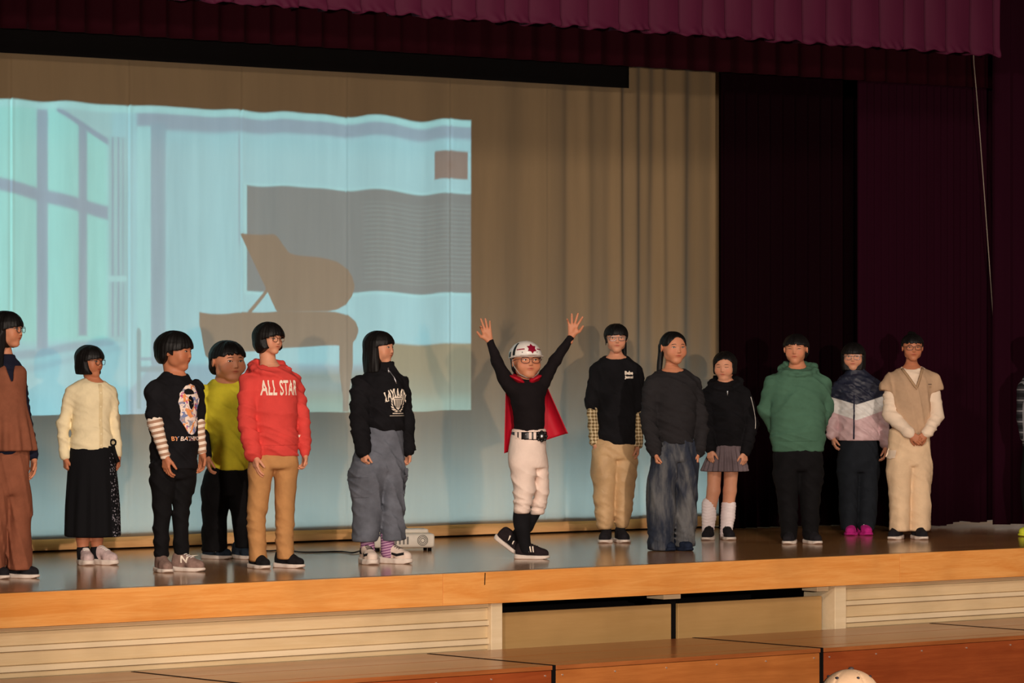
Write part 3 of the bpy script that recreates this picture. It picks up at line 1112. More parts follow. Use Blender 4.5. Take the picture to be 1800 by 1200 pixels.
# ------------------------------------------------------------------ shoes (unit length, toe towards -y)
def shoe_fields(kind='sneaker'):
    chunky = kind == 'chunky'
    low = kind == 'slip'
    def plan(grow):
        def fn(P):
            x, y = P[:, 0], P[:, 1]
            def seg(ax, ay, bx, by, ra, rb):
                px, py = x - ax, y - ay
                dx, dy = bx - ax, by - ay
                tt = np.clip((px * dx + py * dy) / (dx * dx + dy * dy), 0, 1)
                return np.sqrt((px - tt * dx) ** 2 + (py - tt * dy) ** 2) - (ra + tt * (rb - ra))
            return smin(seg(0, .335, .01, -.14, .165, .200), seg(.01, -.14, 0, -.345, .200, .150), .06) - grow
        return fn
    th = .150 if chunky else .108
    sole = S()
    sole.add((lambda P: plan(.012)(P), V3(-.24, -.52, 0), V3(.24, .52, th)), 0)
    sole.inter(fn_prim(lambda P: np.maximum(-P[:, 2] - .0 + np.clip(-P[:, 1] - .32, 0, 1) * -.0 + .25 * np.clip(-P[:, 1] - .33, 0, .3), P[:, 2] - th - .035 * np.clip(P[:, 1] - .1, 0, .4) / .4)), .03)
    if chunky:
        sole.disp.append(lambda P: (.004 * np.sin(P[:, 1] * 34) * (P[:, 2] < .1)).astype(f32))
    up = S()
    up.add(ell((0, -.245, th + .045), (.195, .245, .155 if not low else .135)), 0)
    up.add(cap((0, -.10, th + .13), (0, .12, th + .20), .135, .150), .10)
    up.add(ell((0, .27, th + .10), (.165, .21, .22)), .10)
    up.add(ell((0, .25, th + .27), (.135, .175, .12 if not low else .08)), .08)
    up.inter(fn_prim(lambda P: plan(-.006)(P)), .05)
    up.inter(fn_prim(lambda P: th * .6 - P[:, 2]), .01)
    up.sub(ell((0, .22, th + .44 - (.08 if low else 0)), (.105, .15, .12)), .03)
    return up, sole, th


SHOE = {}


def shoe_mesh(kind):
    if kind not in SHOE:
        up, sole, th = shoe_fields(kind)
        SHOE[kind] = (up, sole, th, up.mesh(.022), sole.mesh(.022))
    return SHOE[kind]
# ================================================================== PEOPLE
def skin_mat(name, col):
    m, nt, b = new_mat(name, 0.55, 0.35)
    at = nt.n('ShaderNodeAttribute', attribute_name='paint')
    n1 = nt.noise(nt.obj(), 60, 3)
    c = nt.mix(n1, tuple(x * .93 for x in col[:3]) + (1,), tuple(min(1, x * 1.06) for x in col[:3]) + (1,))
    c = nt.mix(1.0, c, at.outputs['Color'], 'MULTIPLY')
    nt.link(c, b.inputs['Base Color'])
    b.inputs['Subsurface Weight'].default_value = 0.12
    b.inputs['Subsurface Radius'].default_value = (0.9, 0.35, 0.2)
    b.inputs['Subsurface Scale'].default_value = 0.006
    return m


SKINS = [skin_mat('skin_light', srgb(212, 150, 118)), skin_mat('skin_warm', srgb(202, 136, 102)), skin_mat('skin_tan', srgb(188, 120, 86))]


def hair_mat():
    m, nt, b = new_mat('black_hair', 0.48, 0.25)
    o = nt.obj()
    n1 = nt.noise(nt.mapping(o, (150, 150, 9)), 2.5, 3, 0.6)
    c = nt.mix(n1, srgb(8, 7, 7), srgb(20, 16, 15))
    nt.link(c, b.inputs['Base Color'])
    nt.link(nt.bump(n1, 0.3, 0.004), b.inputs['Normal'])
    nt.link(nt.ramp(n1, 0.42, 0.62, 0.3, 0.7), b.inputs['Roughness'])
    return m


HAIR = hair_mat()
EYEW = plain('eye_white', srgb(232, 224, 216), 0.25, 0.5)
IRIS = plain('eye_iris', srgb(24, 15, 11), 0.15, 0.6)
LASH = plain('lash_black', srgb(22, 15, 13), 0.7, 0.2)
BROW = plain('brow_hair', srgb(46, 32, 26), 0.8, 0.2)
LACE_W = plain('lace_white', srgb(226, 220, 212), 0.8, 0.2)
LACE_K = plain('lace_black', srgb(20, 20, 22), 0.8, 0.2)
SOLE_W = plain('sole_white', srgb(222, 208, 196), 0.6, 0.3)
PRINT_W = plain('print_white', srgb(240, 226, 208), 0.7, 0.2)
METAL = plain('zip_metal', srgb(200, 200, 204), 0.3, 0.6, 0.9)


class Kid:
    def __init__(self, bx, by, label, seed, skin=0, group='children standing on the stage', name='person'):
        self.bx, self.by, self.sc, self.seed = bx, by, (by - HY) / HC, seed
        self.root = tag(empty(name, on_ground(bx, by), -YAW), label, 'person', group)
        self.skin = SKINS[skin]
        self.limbs, self.hands, self.legs, self.tsec, self.fine = [], [], [], None, []
        self.head_args = None

    def v(self, px, py, d=0.0):
        return V3((px - self.bx) / self.sc, -d, (self.by - py) / self.sc)

    def sec(self, py, xl, xr, ry, d=0.0):
        return ((self.by - py) / self.sc, ((xl + xr) / 2 - self.bx) / self.sc, -d, (xr - xl) / 2 / self.sc, ry)

    def torso(self, rows, rnd=0.008):
        self.tsec = [self.sec(*r) for r in rows]
        return loft(self.tsec, rnd)

    def arm(self, S_, pts, rads, k=0.022, kj=0.007):
        q = [self.v(*p) for p in pts]
        self.limbs.append((q, [max(0.022, r * 0.62) for r in rads]))
        if S_ is not None:                                   # blends into the shoulder, stays apart from the body below it
            S_.chain([q[0], q[0] * .68 + q[1] * .32] + q[1:], [rads[0], rads[0] * .68 + rads[1] * .32] + list(rads[1:]), k + .008, kj)
        return q

    def leg_loft(self, rows, rnd=0.012):
        s = [self.sec(*r) for r in rows]
        tp = max(s)
        s.append((tp[0] + .07, tp[1], tp[2], tp[3] * .62, tp[4] * .62))          # rounded top hidden in the hips
        self.legs.append(s)
        return loft(s, rnd)

    def hand(self, px, py, d, a, n, thumb=1, size=0.145, curl=0.35, **kw):
        w = self.v(px, py, d)
        self.hands.append(hand_field(w, a, n, size, curl, thumb=thumb, **kw))
        return w

    def piece(self, name, s, mat, h=0.0085, parent=None, label=None):
        v, f = s.mesh(h)
        o = mesh_obj(name, v, f, mat, parent or self.root, smooth=True)
        if label: o['label'] = label
        return o

    # ---- head
    def head(self, cx, top, chin, a, pitch=0.0, roll=0.0, d=0.0, w=1.0, jaw=1.0, cheek=1.0, neck=None, neck_r=0.037,
             hair=None, eyes=1.0, glasses=None, gaze=(0, 0), mouth=0, brow=1.0):
        self.H = (chin - top) / self.sc
        self.hc = self.v(cx, (chin + top) / 2, d)
        self.Rm = (rotz(math.radians(a)) @ rotx(math.radians(pitch)) @ roty(math.radians(roll))).astype(f32)
        self.hf = head_field(self.Rm, self.hc, self.H, w, jaw, cheek)
        self.hw = w
        self.neck = (self.hp(0, .15, -.20), self.v(*neck) + V3(0, .022, 0), neck_r)
        if hair is not None:
            s = S()
            s.add(hair_field(self.Rm, self.hc, self.H, hair, self.seed), 0)
            self.hair_s = s
            self.hair_o = self.piece('hair', s, HAIR, 0.0045)
        self.face(eyes, gaze, brow, glasses)

    def hp(self, x, y, z):
        return self.hc + (self.Rm @ V3(x, y, z)) * f32(self.H)

    def face_y(self, x, z):
        st = self.hp(x, -.75, z)
        p, ok = march(self.hf[0], [st], self.Rm @ V3(0, 1, 0), 0.3)
        return float(((p[0] - self.hc) @ self.Rm / self.H)[1])

    def headmesh(self, mb, name, mat, parent=None, smooth=True):
        for vv in mb.bm.verts:
            vv.co = Vector(self.hp(*vv.co))
        return mb.build(name, mat, parent or self.root, smooth)

    def face(self, eyes, gaze, brow, glasses):
        for s in (-1, 1):
            ex, ez = s * .155, .018
            y = self.face_y(ex, ez)
            yo = self.face_y(ex + s * .05, ez) - y
            tilt = Matrix.Rotation(-math.atan2(yo, .05) * -s, 4, 'Z')
            if eyes > 0.2:
                e = self.headmesh(MB().ball((ex, y + .008, ez), .056, .016, .021 * eyes, 14, tilt), 'eye', EYEW)
                self.headmesh(MB().ball((ex + gaze[0], y - .0035, ez + gaze[1]), .024, .010, .023 * eyes, 12, tilt), 'iris', IRIS, e)
            pts = []
            for q in np.linspace(-1, 1, 7):
                xx = ex + q * .064
                zz = ez + (.022 * eyes * (1 - q * q) if eyes > .2 else -.010 * (1 - q * q)) + s * q * .006
                pts.append((xx, self.face_y(xx, zz) - .004, zz))
            self.headmesh(MB().tube(pts, .0075, 6), 'eyelash', LASH)
            pts = []
            for q in np.linspace(-1, 1, 6):
                xx = s * .150 + q * .075
                zz = .100 + .016 * (1 - q * q) - .008 * s * q
                pts.append((xx, self.face_y(xx, zz) - .002, zz))
            self.headmesh(MB().tube(pts, [.005, .010, .011, .010, .008, .004], 6), 'eyebrow', BROW)
        if glasses:
            self.glasses(*glasses)

    def glasses(self, mat, rx, rz, zc=.005, lens=True):
        gm = MB()
        yb = self.face_y(.0, .02) - .030
        for s in (-1, 1):
            ring = []
            for j in range(24):
                q = 2 * math.pi * j / 24
                x = s * .158 + rx * math.copysign(abs(math.cos(q)) ** .8, math.cos(q))
                z = zc + rz * math.copysign(abs(math.sin(q)) ** .8, math.sin(q))
                ring.append((x, yb + .25 * abs(x) ** 2, z))
            gm.tube(ring, .0095, 6, True)
            x0 = s * (.158 + rx)
            gm.tube([(x0, yb + .25 * x0 * x0, zc + rz * .5), (s * .365 * self.hw, yb + .16, zc + rz * .5), (s * .400 * self.hw, -.02, .03), (s * .392 * self.hw, .06, .0)], .0085, 6)
        gm.tube([(-.158 + rx, yb + .008, zc + rz * .35), (0, yb - .012, zc + rz * .55), (.158 - rx, yb + .008, zc + rz * .35)], .0085, 6)
        return self.headmesh(gm, 'glasses', mat)

    # ---- skin body: head, neck and chest fine; trunk and limbs coarser; hands fine - one mesh
    def body(self, legs_h=0.012):
        parts = []
        up = S()
        up.add(self.hf, 0)
        n0, n1, r = self.neck
        up.add(cap(n0, n1, r, r * 1.10), .014)
        zt = max(s[0] for s in self.tsec)
        up.add(loft(self.tsec, .02, -.018), .04)
        zlo = float(n1[2]) - 0.16
        up.inter(fn_prim(lambda P: zlo - P[:, 2]), .01)
        parts.append(up.mesh(0.0036, lo=(-2, -2, zlo)))
        nfine = len(parts[0][0])
        lo = S()
        lo.add(loft(self.tsec, .02, -.022), 0)
        for q, rr in self.limbs: lo.chain(q, rr, .02, .01)
        zb = min(s[0] for s in self.tsec)
        for s in self.legs:
            lo.add(loft(s, .01, -.022), .003)
            tp = max(s)
            lo.add(cap((tp[1], tp[2], tp[0] - .02), (self.tsec[0][1] * .5 + tp[1] * .5, tp[2], max(zb, tp[0]) + .02), .035, .04), .006)
        for q in self.fine: lo.add(q, .015)
        parts.append(lo.mesh(legs_h))
        for s in self.hands: parts.append(s.mesh(0.0030))
        v, f = join(parts)
        o = mesh_obj('body', v, f, self.skin, self.root, smooth=True)
        # natural colouring of lips, cheeks, nostrils, finger ends
        col = np.ones((len(v), 4), f32)
        q = (v[:nfine] - self.hc) @ self.Rm / self.H
        x, y, z = q[:, 0], q[:, 1], q[:, 2]
        fr = np.clip((-.22 - y) / .06, 0, 1)
        def blob(cx, cz, rx, rz): return np.exp(-(((x - cx) / rx) ** 2 + ((z - cz) / rz) ** 2) ** 1.5) * fr
        lip = np.clip(blob(0, -.238, .085, .036), 0, 1)[:, None]
        chk = (blob(-.19, -.11, .1, .09) + blob(.19, -.11, .1, .09))[:, None]
        nos = np.clip(blob(-.028, -.153, .016, .010) + blob(.028, -.153, .016, .010), 0, 1)[:, None]
        line = np.clip(blob(0, -.239, .088, .010), 0, 1)[:, None]
        c = np.ones((nfine, 3), f32)
        c *= 1 - lip * (1 - V3(.82, .50, .50))
        c *= 1 - chk * (1 - V3(1.0, .88, .86))
        c *= 1 - nos * (1 - V3(.35, .22, .2))
        c *= 1 - line * (1 - V3(.50, .32, .32))
        col[:nfine, :3] = c
        at = o.data.color_attributes.new('paint', 'FLOAT_COLOR', 'POINT')
        at.data.foreach_set('color', col.ravel())
        return o

    # ---- feet
    def shoe(self, px, py, a, L, up_mat, sole_mat=None, kind='sneaker', lace=None, d=0.0, pitch=0.0, z=0.0, mark=None):
        """px, py: middle of the foot on the floor"""
        upS, soS, th, (uv_, uf), (sv, sf) = shoe_mesh(kind)
        o = mesh_obj('shoe', uv_, uf, up_mat, self.root, smooth=True)
        o.location = Vector(self.v(px, self.by, d)) + Vector((0, 0, z))
        o.rotation_euler = (math.radians(pitch), 0, math.radians(a))
        o.scale = (L, L, L)
        mesh_obj('sole', sv, sf, sole_mat or SOLE_W, o, smooth=True)
        if lace is not None:
            for k in range(5):
                yy = -.16 + .065 * k
                pts = [(xx, yy + abs(xx) * .25, 0) for xx in np.linspace(-.085, .085, 7)]
                P, ok = march(upS, [(x, y, .9) for x, y, _ in pts], V3(0, 0, -1), 0.9)
                MB().tube([Vector(p) + Vector((0, 0, .004)) for p in P], .012, 6).build('lace', lace, o, True)
        if mark:
            mark(o, upS)
        return o

    # ---- flat print on cloth
    def print_on(self, field, shape, c, a, mat, name='print', parent=None, bend=None, lift=0.0012):
        """shape: (verts (n,2) metres, faces) laid on the cloth around pixel point c, facing direction a"""
        v2, faces = shape
        a = math.radians(a)
        r, dr = V3(math.cos(a), math.sin(a), 0), V3(math.sin(a), -math.cos(a), 0)
        c3 = self.v(*c)
        st = c3 + v2[:, :1] * r + v2[:, 1:2] * V3(0, 0, 1) + dr * f32(.35)
        P, ok = march(field, st, -dr, 0.7)
        P = P + dr * f32(lift)
        o = mesh_obj(name, P.astype(f32), faces, mat, parent or self.root)
        return o


def text_shape(txt, width, height, bold=0.0, arc=0.0, spacing=1.0, maxlen=0.012):
    """lettering as a fine flat mesh centred on the origin, scaled to width x height"""
    cu = bpy.data.curves.new('lettering', 'FONT')
    cu.body, cu.offset, cu.space_character, cu.resolution_u = txt, bold, spacing, 3
    cu.align_x = 'CENTER'
    ob = bpy.data.objects.new('lettering', cu)
    me = bpy.data.meshes.new_from_object(ob)
    bm = bmesh.new()
    bm.from_mesh(me)
    xs = [v.co.x for v in bm.verts]; ys = [v.co.y for v in bm.verts]
    x0, x1, y0, y1 = min(xs), max(xs), min(ys), max(ys)
    for v in bm.verts:
        v.co.x = ((v.co.x - x0) / (x1 - x0) - .5) * width
        v.co.y = ((v.co.y - y0) / (y1 - y0) - .5) * height
        v.co.z = 0
    bmesh.ops.triangulate(bm, faces=bm.faces)
    for _ in range(5):
        es = [e for e in bm.edges if e.calc_length() > maxlen]
        if not es: break
        bmesh.ops.subdivide_edges(bm, edges=es, cuts=1)
        bmesh.ops.triangulate(bm, faces=bm.faces)
    bm.verts.index_update()
    v = np.array([tuple(w.co)[:2] for w in bm.verts], f32)
    f = np.array([[w.index for w in fc.verts] for fc in bm.faces], np.int32)
    bm.free()
    bpy.data.objects.remove(ob); bpy.data.curves.remove(cu); bpy.data.meshes.remove(me)
    if arc:
        v[:, 1] -= arc * (v[:, 0] / (width / 2)) ** 2
    return v, f


def poly_shape(pts, step=0.01):
    """filled outline as a fine flat mesh"""
    bm = bmesh.new()
    vs = [bm.verts.new((x, y, 0)) for x, y in pts]
    bm.faces.new(vs)
    bmesh.ops.triangulate(bm, faces=bm.faces)
    for _ in range(6):
        es = [e for e in bm.edges if e.calc_length() > step]
        if not es: break
        bmesh.ops.subdivide_edges(bm, edges=es, cuts=1)
        bmesh.ops.triangulate(bm, faces=bm.faces)
    bm.verts.index_update()
    v = np.array([tuple(w.co)[:2] for w in bm.verts], f32)
    f = np.array([[w.index for w in fc.verts] for fc in bm.faces], np.int32)
    bm.free()
    return v, f


def ellipse_pts(rx, ry, n=28, cx=0, cy=0):
    return [(cx + rx * math.cos(2 * math.pi * k / n), cy + ry * math.sin(2 * math.pi * k / n)) for k in range(n)]


def side_mark(shapes, mat, side, name='side_mark'):
    """prints on the side of a shoe; shapes in shoe units: list of outlines in (y, z)"""
    def fn(o, upS):
        for pts in shapes:
            v2, f = poly_shape(pts, .05)
            st = np.stack([np.full(len(v2), side * .5), v2[:, 0], v2[:, 1]], 1)
            P, ok = march(upS, st, V3(-side, 0, 0), 0.9)
            P[:, 0] += side * .006
            mesh_obj(name, P.astype(f32), f, mat, o)
    return fn


def side_text(txt, mat, side, y, z, w, h):
    def fn(o, upS):
        v2, f = text_shape(txt, w, h, .03, maxlen=.05)
        st = np.stack([np.full(len(v2), side * .5), y + side * v2[:, 0] * 1.0, z + v2[:, 1]], 1)
        P, ok = march(upS, st, V3(-side, 0, 0), 0.9)
        P[:, 0] += side * .006
        mesh_obj('letter_mark', P.astype(f32), f, mat, o)
    return fn


STRIPES3 = [[(-.10 + k * .075, .20), (-.065 + k * .075, .20), (-.03 + k * .075, .36), (-.065 + k * .075, .36)] for k in range(3)]

# hair styles in head units
BOB = dict(puff=.075, skirt=-.47, zb=.09, ys=-.13, zcut=[(-.5, -.38), (-.1, -.44), (.4, -.47)])
BOY = dict(puff=.065, tuck=.78, skirt=-.34, zb=.17, ys=-.06, ys_slope=-.20, jag=.045, zcut=[(-.6, .04), (-.10, -.06), (-.03, .02), (.10, .05), (.15, -.16), (.25, -.30), (.5, -.36)])
PONY = dict(puff=.03, zb=.30, arch=.55, jag=.012, ys=-.02, ys_slope=-.30, zcut=[(-.6, .05), (-.02, .05), (.12, .07), (.17, -.10), (.5, -.20)])
# ================================================================== THE CAST, left to right
def dirn(a, s):  # sideways unit vector of a body turned by a degrees; s=+1 towards image right
    q = math.radians(a)
    return (s * math.cos(q), s * math.sin(q), 0)


BLK_KNIT = cloth('black_cotton', srgb(21, 20, 23), .2, 260, .30)
BLK_PANTS = cloth('black_trouser', srgb(17, 16, 18), .2, 260, .25)


def hood(s, k, c, w, back=0.10, up=0.02, r=0.03, a=0.0):
    """rolled hood lying around the neck: c = centre of the neck base (local), w half width"""
    M = rotz(math.radians(a))
    c = V3(*c) + V3(0, 0, .020)
    w = w + .012
    def q(x, y, z): return V3(*c) + M @ V3(x, y, z)
    pts, rr = [], []
    for j in range(17):
        ph = 2 * math.pi * j / 16
        fr = (1 + math.cos(ph)) / 2
        pts.append(q(w * 1.05 * math.sin(ph), -w * math.cos(ph) if math.cos(ph) > 0 else -back * 1.1 * math.cos(ph), up - (up + .050) * fr ** 1.6))
        rr.append(r * (.42 + .52 * (1 - fr)))
    s.chain(pts, rr, .02, .014)
    s.add(ell(q(0, back * 1.1, -.05), (w * 1.15, .055, .085), M.astype(f32)), .03)
    return s


def neckline(s, k, py, rx, ry, drop=0.05, px=None, d=0.0, a=0.0, fwd=.02):
    """scoops the neck hole out of a garment"""
    c = k.v(px if px is not None else k.bx, py, d)
    q = math.radians(a)
    s.sub(ell((c[0] + fwd * math.sin(q), c[1] - fwd * math.cos(q), c[2]), (rx, ry, drop)), .012)
    return c


# ---- 1: girl in a brown pinafore dress at the left edge
k = Kid(16, 1016, 'long-haired girl with glasses in a rust-brown sleeveless top and wide trousers at the left edge', 1, 1)
BROWN = cloth('rust_brown_wool', srgb(136, 82, 60), .12, 300, .25)
NAVY = cloth('navy_knit', srgb(26, 28, 44), .2, 300, .3)
tor = k.torso([(632, -6, 32, .045), (641, -20, 42, .072), (655, -27, 47, .095), (690, -28, 46, .105), (712, -28, 47, .105), (760, -30, 50, .11), (800, -32, 52, .12)])
su = S(); su.add(loft(k.tsec, .02, -.010), 0)
k.arm(su, [(30, 666, -.08), (38, 730, -.10), (56, 800, -.05)], [.044, .042, .034])
k.arm(su, [(-26, 662, .06), (-36, 730, .07), (-38, 800, .08)], [.048, .042, .034])
su.add(loft([k.sec(622, -1, 28, .05), k.sec(632, -3, 30, .055), k.sec(642, -8, 36, .065)], .008), .012)
su.sub(ell(k.v(14, 620, -.02), (.044, .045, .02)), .006)
su.disp += [folds(11, .004, 30, 60)]
k.piece('undershirt', su, NAVY)
sv = S()
sv.add(loft([k.sec(642, -20, 40, .07), k.sec(650, -25, 46, .10), k.sec(662, -27, 47, .11), k.sec(690, -28, 46, .113), k.sec(708, -29, 47, .113), k.sec(714, -31, 48, .114), k.sec(750, -37, 56, .135), k.sec(792, -42, 64, .155)], .012), 0)
vc = k.v(25, 640, .12)
sv.sub(fn_prim(lambda P: np.maximum(np.abs(P[:, 0] - vc[0] + .18 * np.maximum(P[:, 2] - vc[2] + .105, 0)) - .22 * np.maximum(P[:, 2] - (vc[2] - .105), -.05) - .003, P[:, 1] + .02)), .006)
sv.disp.append(lambda P: (.010 * np.clip(((k.by - 712) / k.sc - P[:, 2]) / .2, 0, 1) * np.sin(np.arctan2(P[:, 0] - k.v(10, 0)[0], -P[:, 1]) * 13)).astype(f32))
k.piece('peplum_top', sv, BROWN)
for py in (676, 690, 704):
    k.print_on(sv, poly_shape(ellipse_pts(.006, .006, 10)), (25, py), 22, BROWN, 'button', lift=.003)
tr = S()
tr.add(loft([k.sec(780, -30, 52, .10), k.sec(830, -31, 52, .115), k.sec(870, -31, 52, .11)], .03), 0)
tr.add(k.leg_loft([(850, 10, 52, .09, -.03), (930, 12, 54, .10, -.03), (1001, 12, 55, .115, -.03)]), .02)
tr.add(k.leg_loft([(850, -30, 18, .09, .03), (930, -32, 14, .10, .03), (1003, -36, 11, .115, .03)]), .02)
tr.disp += [folds(12, .005, 45, 10)]
k.piece('wide_trousers', tr, BROWN)
k.hand(57, 803, -.05, (.02, -.1, -1), dirn(35, -1), -1, .145, .22)
k.hand(-38, 803, .08, (0, 0, -1), dirn(35, 1), 1, .145, .3)
LONG1 = dict(puff=.05, skirt=-.5, flare=.02, zb=.10, ys=-.12, ys_slope=-.05,
             extra=[cap((-.36, -.04, -.2), (-.52, -.28, -1.15), .13, .07), cap((-.34, .10, -.2), (-.46, .0, -1.2), .16, .10), cap((.36, -.05, -.3), (.40, -.42, -.72), .09, .04), cap((0, .36, -.2), (0, .36, -1.3), .20, .12), cap((-.25, .25, -.3), (-.3, .22, -1.25), .15, .08), cap((.25, .25, -.3), (.30, .2, -.95), .15, .06)])
k.head(13, 548, 611, 72, d=0, neck=(12, 640, -.01), hair=LONG1, glasses=(plain('glasses_grey', srgb(86, 80, 82), .3, .6, .5), .105, .085), w=.98)
NB_K = cloth('shoe_black', srgb(34, 32, 36), .15, 400, .1)
k.shoe(38, 0, 66, .225, NB_K, SOLE_W, lace=LACE_K, d=-.02, mark=side_text('N', LACE_W, -1, .06, .33, .2, .17))
k.shoe(-6, 0, 45, .225, NB_K, SOLE_W, lace=LACE_K, d=.04)
k.body()

# ---- 2: girl in a cream cardigan and long black skirt
k = Kid(165, 992, 'girl with a black bob and glasses in a cream cardigan and long black skirt', 2, 2)
CREAM = cloth('cream_knit', srgb(238, 222, 182), .07, 420, .30)
tor = k.torso([(664, 148, 180, .04), (671, 133, 188, .065), (684, 122, 198, .088), (720, 125, 196, .10), (750, 125, 194, .102), (775, 122, 199, .112), (791, 121, 199, .105)])
s = S(); s.add(tor, 0)
k.arm(s, [(127, 690, .02), (111, 747, .02), (115, 800, .03)], [.044, .040, .034])
k.arm(s, [(193, 690, -.03), (201, 747, -.03), (206, 798, -.03)], [.044, .036, .028])
neckline(s, k, 663, .058, .055, .040, 168, 0, 30)
s.disp += [folds(21, .005, 14, 30, (k.by - 800) / k.sc, (k.by - 690) / k.sc), folds(22, .002, 40, 60)]
k.piece('cardigan', s, CREAM)
for py in (668, 690, 714, 738, 762, 782):
    k.print_on(s, poly_shape(ellipse_pts(.006, .006, 10)), (171, py), 20, CREAM, 'button', lift=.003)
k.print_on(s, poly_shape([(-.011, -.20), (.011, -.20), (.011, .20), (-.011, .20)], .02), (171, 729), 20, cloth('cream_rib', srgb(222, 202, 158), .06, 420, .1), 'button_band', lift=.0022)
sk = S()
sk.add(loft([k.sec(782, 122, 199, .10), k.sec(810, 120, 203, .115), k.sec(880, 116, 209, .14), k.sec(943, 114, 211, .155)], .012), 0)
sk.disp.append(lambda P: (.007 * np.clip(((k.by - 800) / k.sc - P[:, 2]) / .3, 0, 1) * np.sin(np.arctan2(P[:, 0], -P[:, 1]) * 11 + 1)).astype(f32))
def skirt_mat():
    m, nt, b = new_mat('black_skirt_with_flower_panel', .9, .15)
    o = nt.obj()
    p = nt.xyz(o)
    vo = nt.n('ShaderNodeTexVoronoi'); nt.link(o, vo.inputs['Vector']); vo.inputs['Scale'].default_value = 70
    sp = nt.ramp(vo.outputs['Distance'], 1, 0, .25, .40)
    pan = nt.ramp(nt.math('SUBTRACT', p['X'], nt.math('MULTIPLY_ADD', p['Z'], -.05, .135)), 0, 1, -.002, .002)
    c = nt.mix(nt.math('MULTIPLY', nt.math('MULTIPLY', sp, pan), .8), srgb(17, 17, 20), srgb(150, 146, 156))
    nt.link(c, b.inputs['Base Color'])
    return m
k.piece('long_skirt', sk, skirt_mat())
RIB = cloth('black_ribbon', srgb(20, 20, 22), .2, 300, .2)
k.headless = None
mb = MB()
p0 = Vector(k.v(200, 783, .03))
mb.tube([p0, p0 + Vector((.012, -.01, -.05)), p0 + Vector((.03, -.01, -.10))], [.010, .012, .014], 6)
mb.tube([p0 + Vector((.016 * math.cos(q), -.01, .02 + .018 * math.sin(q))) for q in np.linspace(0, 6.28, 12)[:-1]], .006, 6, True)
mb.build('ribbon_tie', RIB, k.root, True)
k.hand(116, 803, .03, (.05, 0, -1), dirn(30, 1), 1, .135, .75)
k.hand(206, 800, -.03, (0, 0, -1), dirn(30, -1), -1, .135, .5)
SOCK_K = cloth('black_sock', srgb(24, 23, 26), .2, 300, .2)
for x, dd in ((146, .02), (169, -.02)):
    k.fine += [cap(k.v(x + (3 if x < 160 else -3), 780, 0), k.v(x + 1, 905, dd), .06, .047), cap(k.v(x + 1, 905, dd), k.v(x, 945, dd), .047, .040), cap(k.v(x, 945, dd), k.v(x + 1, 975, dd), .040, .032)]
    so = S(); so.add(cap(k.v(x + 1, 966, dd), k.v(x + 2, 978, dd), .041, .042), 0)
    k.piece('sock', so, SOCK_K, .007)
k.head(159, 609, 661, 60, d=0, neck=(164, 672, -.01), hair=dict(BOB, zb=.13, ys=-.10), glasses=(plain('glasses_dark', srgb(40, 34, 34), .3, .6, .3), .105, .095), pitch=4)
PINK = cloth('shoe_pale_pink', srgb(206, 182, 180), .12, 300, .15)
k.shoe(152, 0, 18, .225, PINK, SOLE_W, kind='chunky', lace=LACE_W, d=.05)
k.shoe(184, 0, 48, .225, PINK, SOLE_W, kind='chunky', lace=LACE_W, d=.02)
k.body(.009)

# ---- 3: boy in a black T-shirt over striped sleeves
k = Kid(310, 1004, 'boy in a black T-shirt with a camouflage print over striped long sleeves', 3, 2)
tor = k.torso([(652, 290, 326, .045), (660, 280, 334, .07), (674, 266, 343, .10), (700, 263, 347, .118), (740, 264, 348, .128), (780, 264, 348, .132), (824, 262, 348, .128)])
s = S(); s.add(tor, 0)
q = k.arm(None, [(277, 686, .08), (276, 742, .13), (294, 798, .17)], [.06, .052, .034])
q2 = k.arm(None, [(340, 686, -.08), (346, 742, -.07), (354, 792, -.04)], [.055, .048, .032])
s.chain([q[0], q[0] * .22 + q[1] * .78], [.068, .056], .035)
s.chain([q2[0], q2[0] * .2 + q2[1] * .8], [.06, .054], .035)
neckline(s, k, 652, .055, .055, .04, 310, 0, 40)
s.disp += [folds(31, .006, 16, 22), folds(32, .003, 45, 40)]
k.piece('t_shirt', s, BLK_KNIT)
def striped(name, a, b_, per):
    m, nt, b = new_mat(name, .9, .15)
    o = nt.obj()
    p = nt.xyz(o)
    w = nt.math('SINE', nt.math('MULTIPLY', nt.math('MULTIPLY_ADD', p['X'], -.22, p['Z']), 2 * math.pi / per))
    nt.link(nt.mix(nt.ramp(w, 0, 1, -.15, .15), a, b_), b.inputs['Base Color'])
    nt.link(nt.bump(nt.noise(o, 40, 3), .4, .01), b.inputs['Normal'])
    return m
STRIPE = striped('beige_white_stripes', srgb(172, 134, 110), srgb(238, 222, 204), .034)
for qq, rr in ((q, (.046, .044, .031)), (q2, (.044, .040, .029))):
    sl = S(); sl.chain([qq[0] * .4 + qq[1] * .6, qq[1], qq[2]], rr, .02, .02)
    sl.disp += [folds(33, .003, 30, 90)]
    k.piece('sleeve', sl, STRIPE, .007, label='beige and white striped sleeve')
tr = S()
tr.add(loft([k.sec(805, 264, 346, .115), k.sec(825, 266, 344, .115), k.sec(842, 266, 342, .105)], .03), 0)
tr.add(k.leg_loft([(825, 266, 308, .085, .04), (895, 270, 303, .072, .04), (920, 270, 300, .068, .04), (979, 272, 298, .058, .04)]), .02)
tr.add(k.leg_loft([(825, 300, 344, .085, -.04), (895, 302, 333, .072, -.04), (920, 302, 331, .068, -.04), (976, 305, 332, .058, -.04)]), .02)
tr.disp += [folds(34, .004, 25, 36)]
k.piece('trousers', tr, BLK_PANTS)
k.hand(295, 798, .17, (.06, 0, -1), dirn(45, 1), 1, .155, .30)
k.hand(354, 794, -.04, (.02, 0, -1), dirn(45, -1), -1, .15, .35)
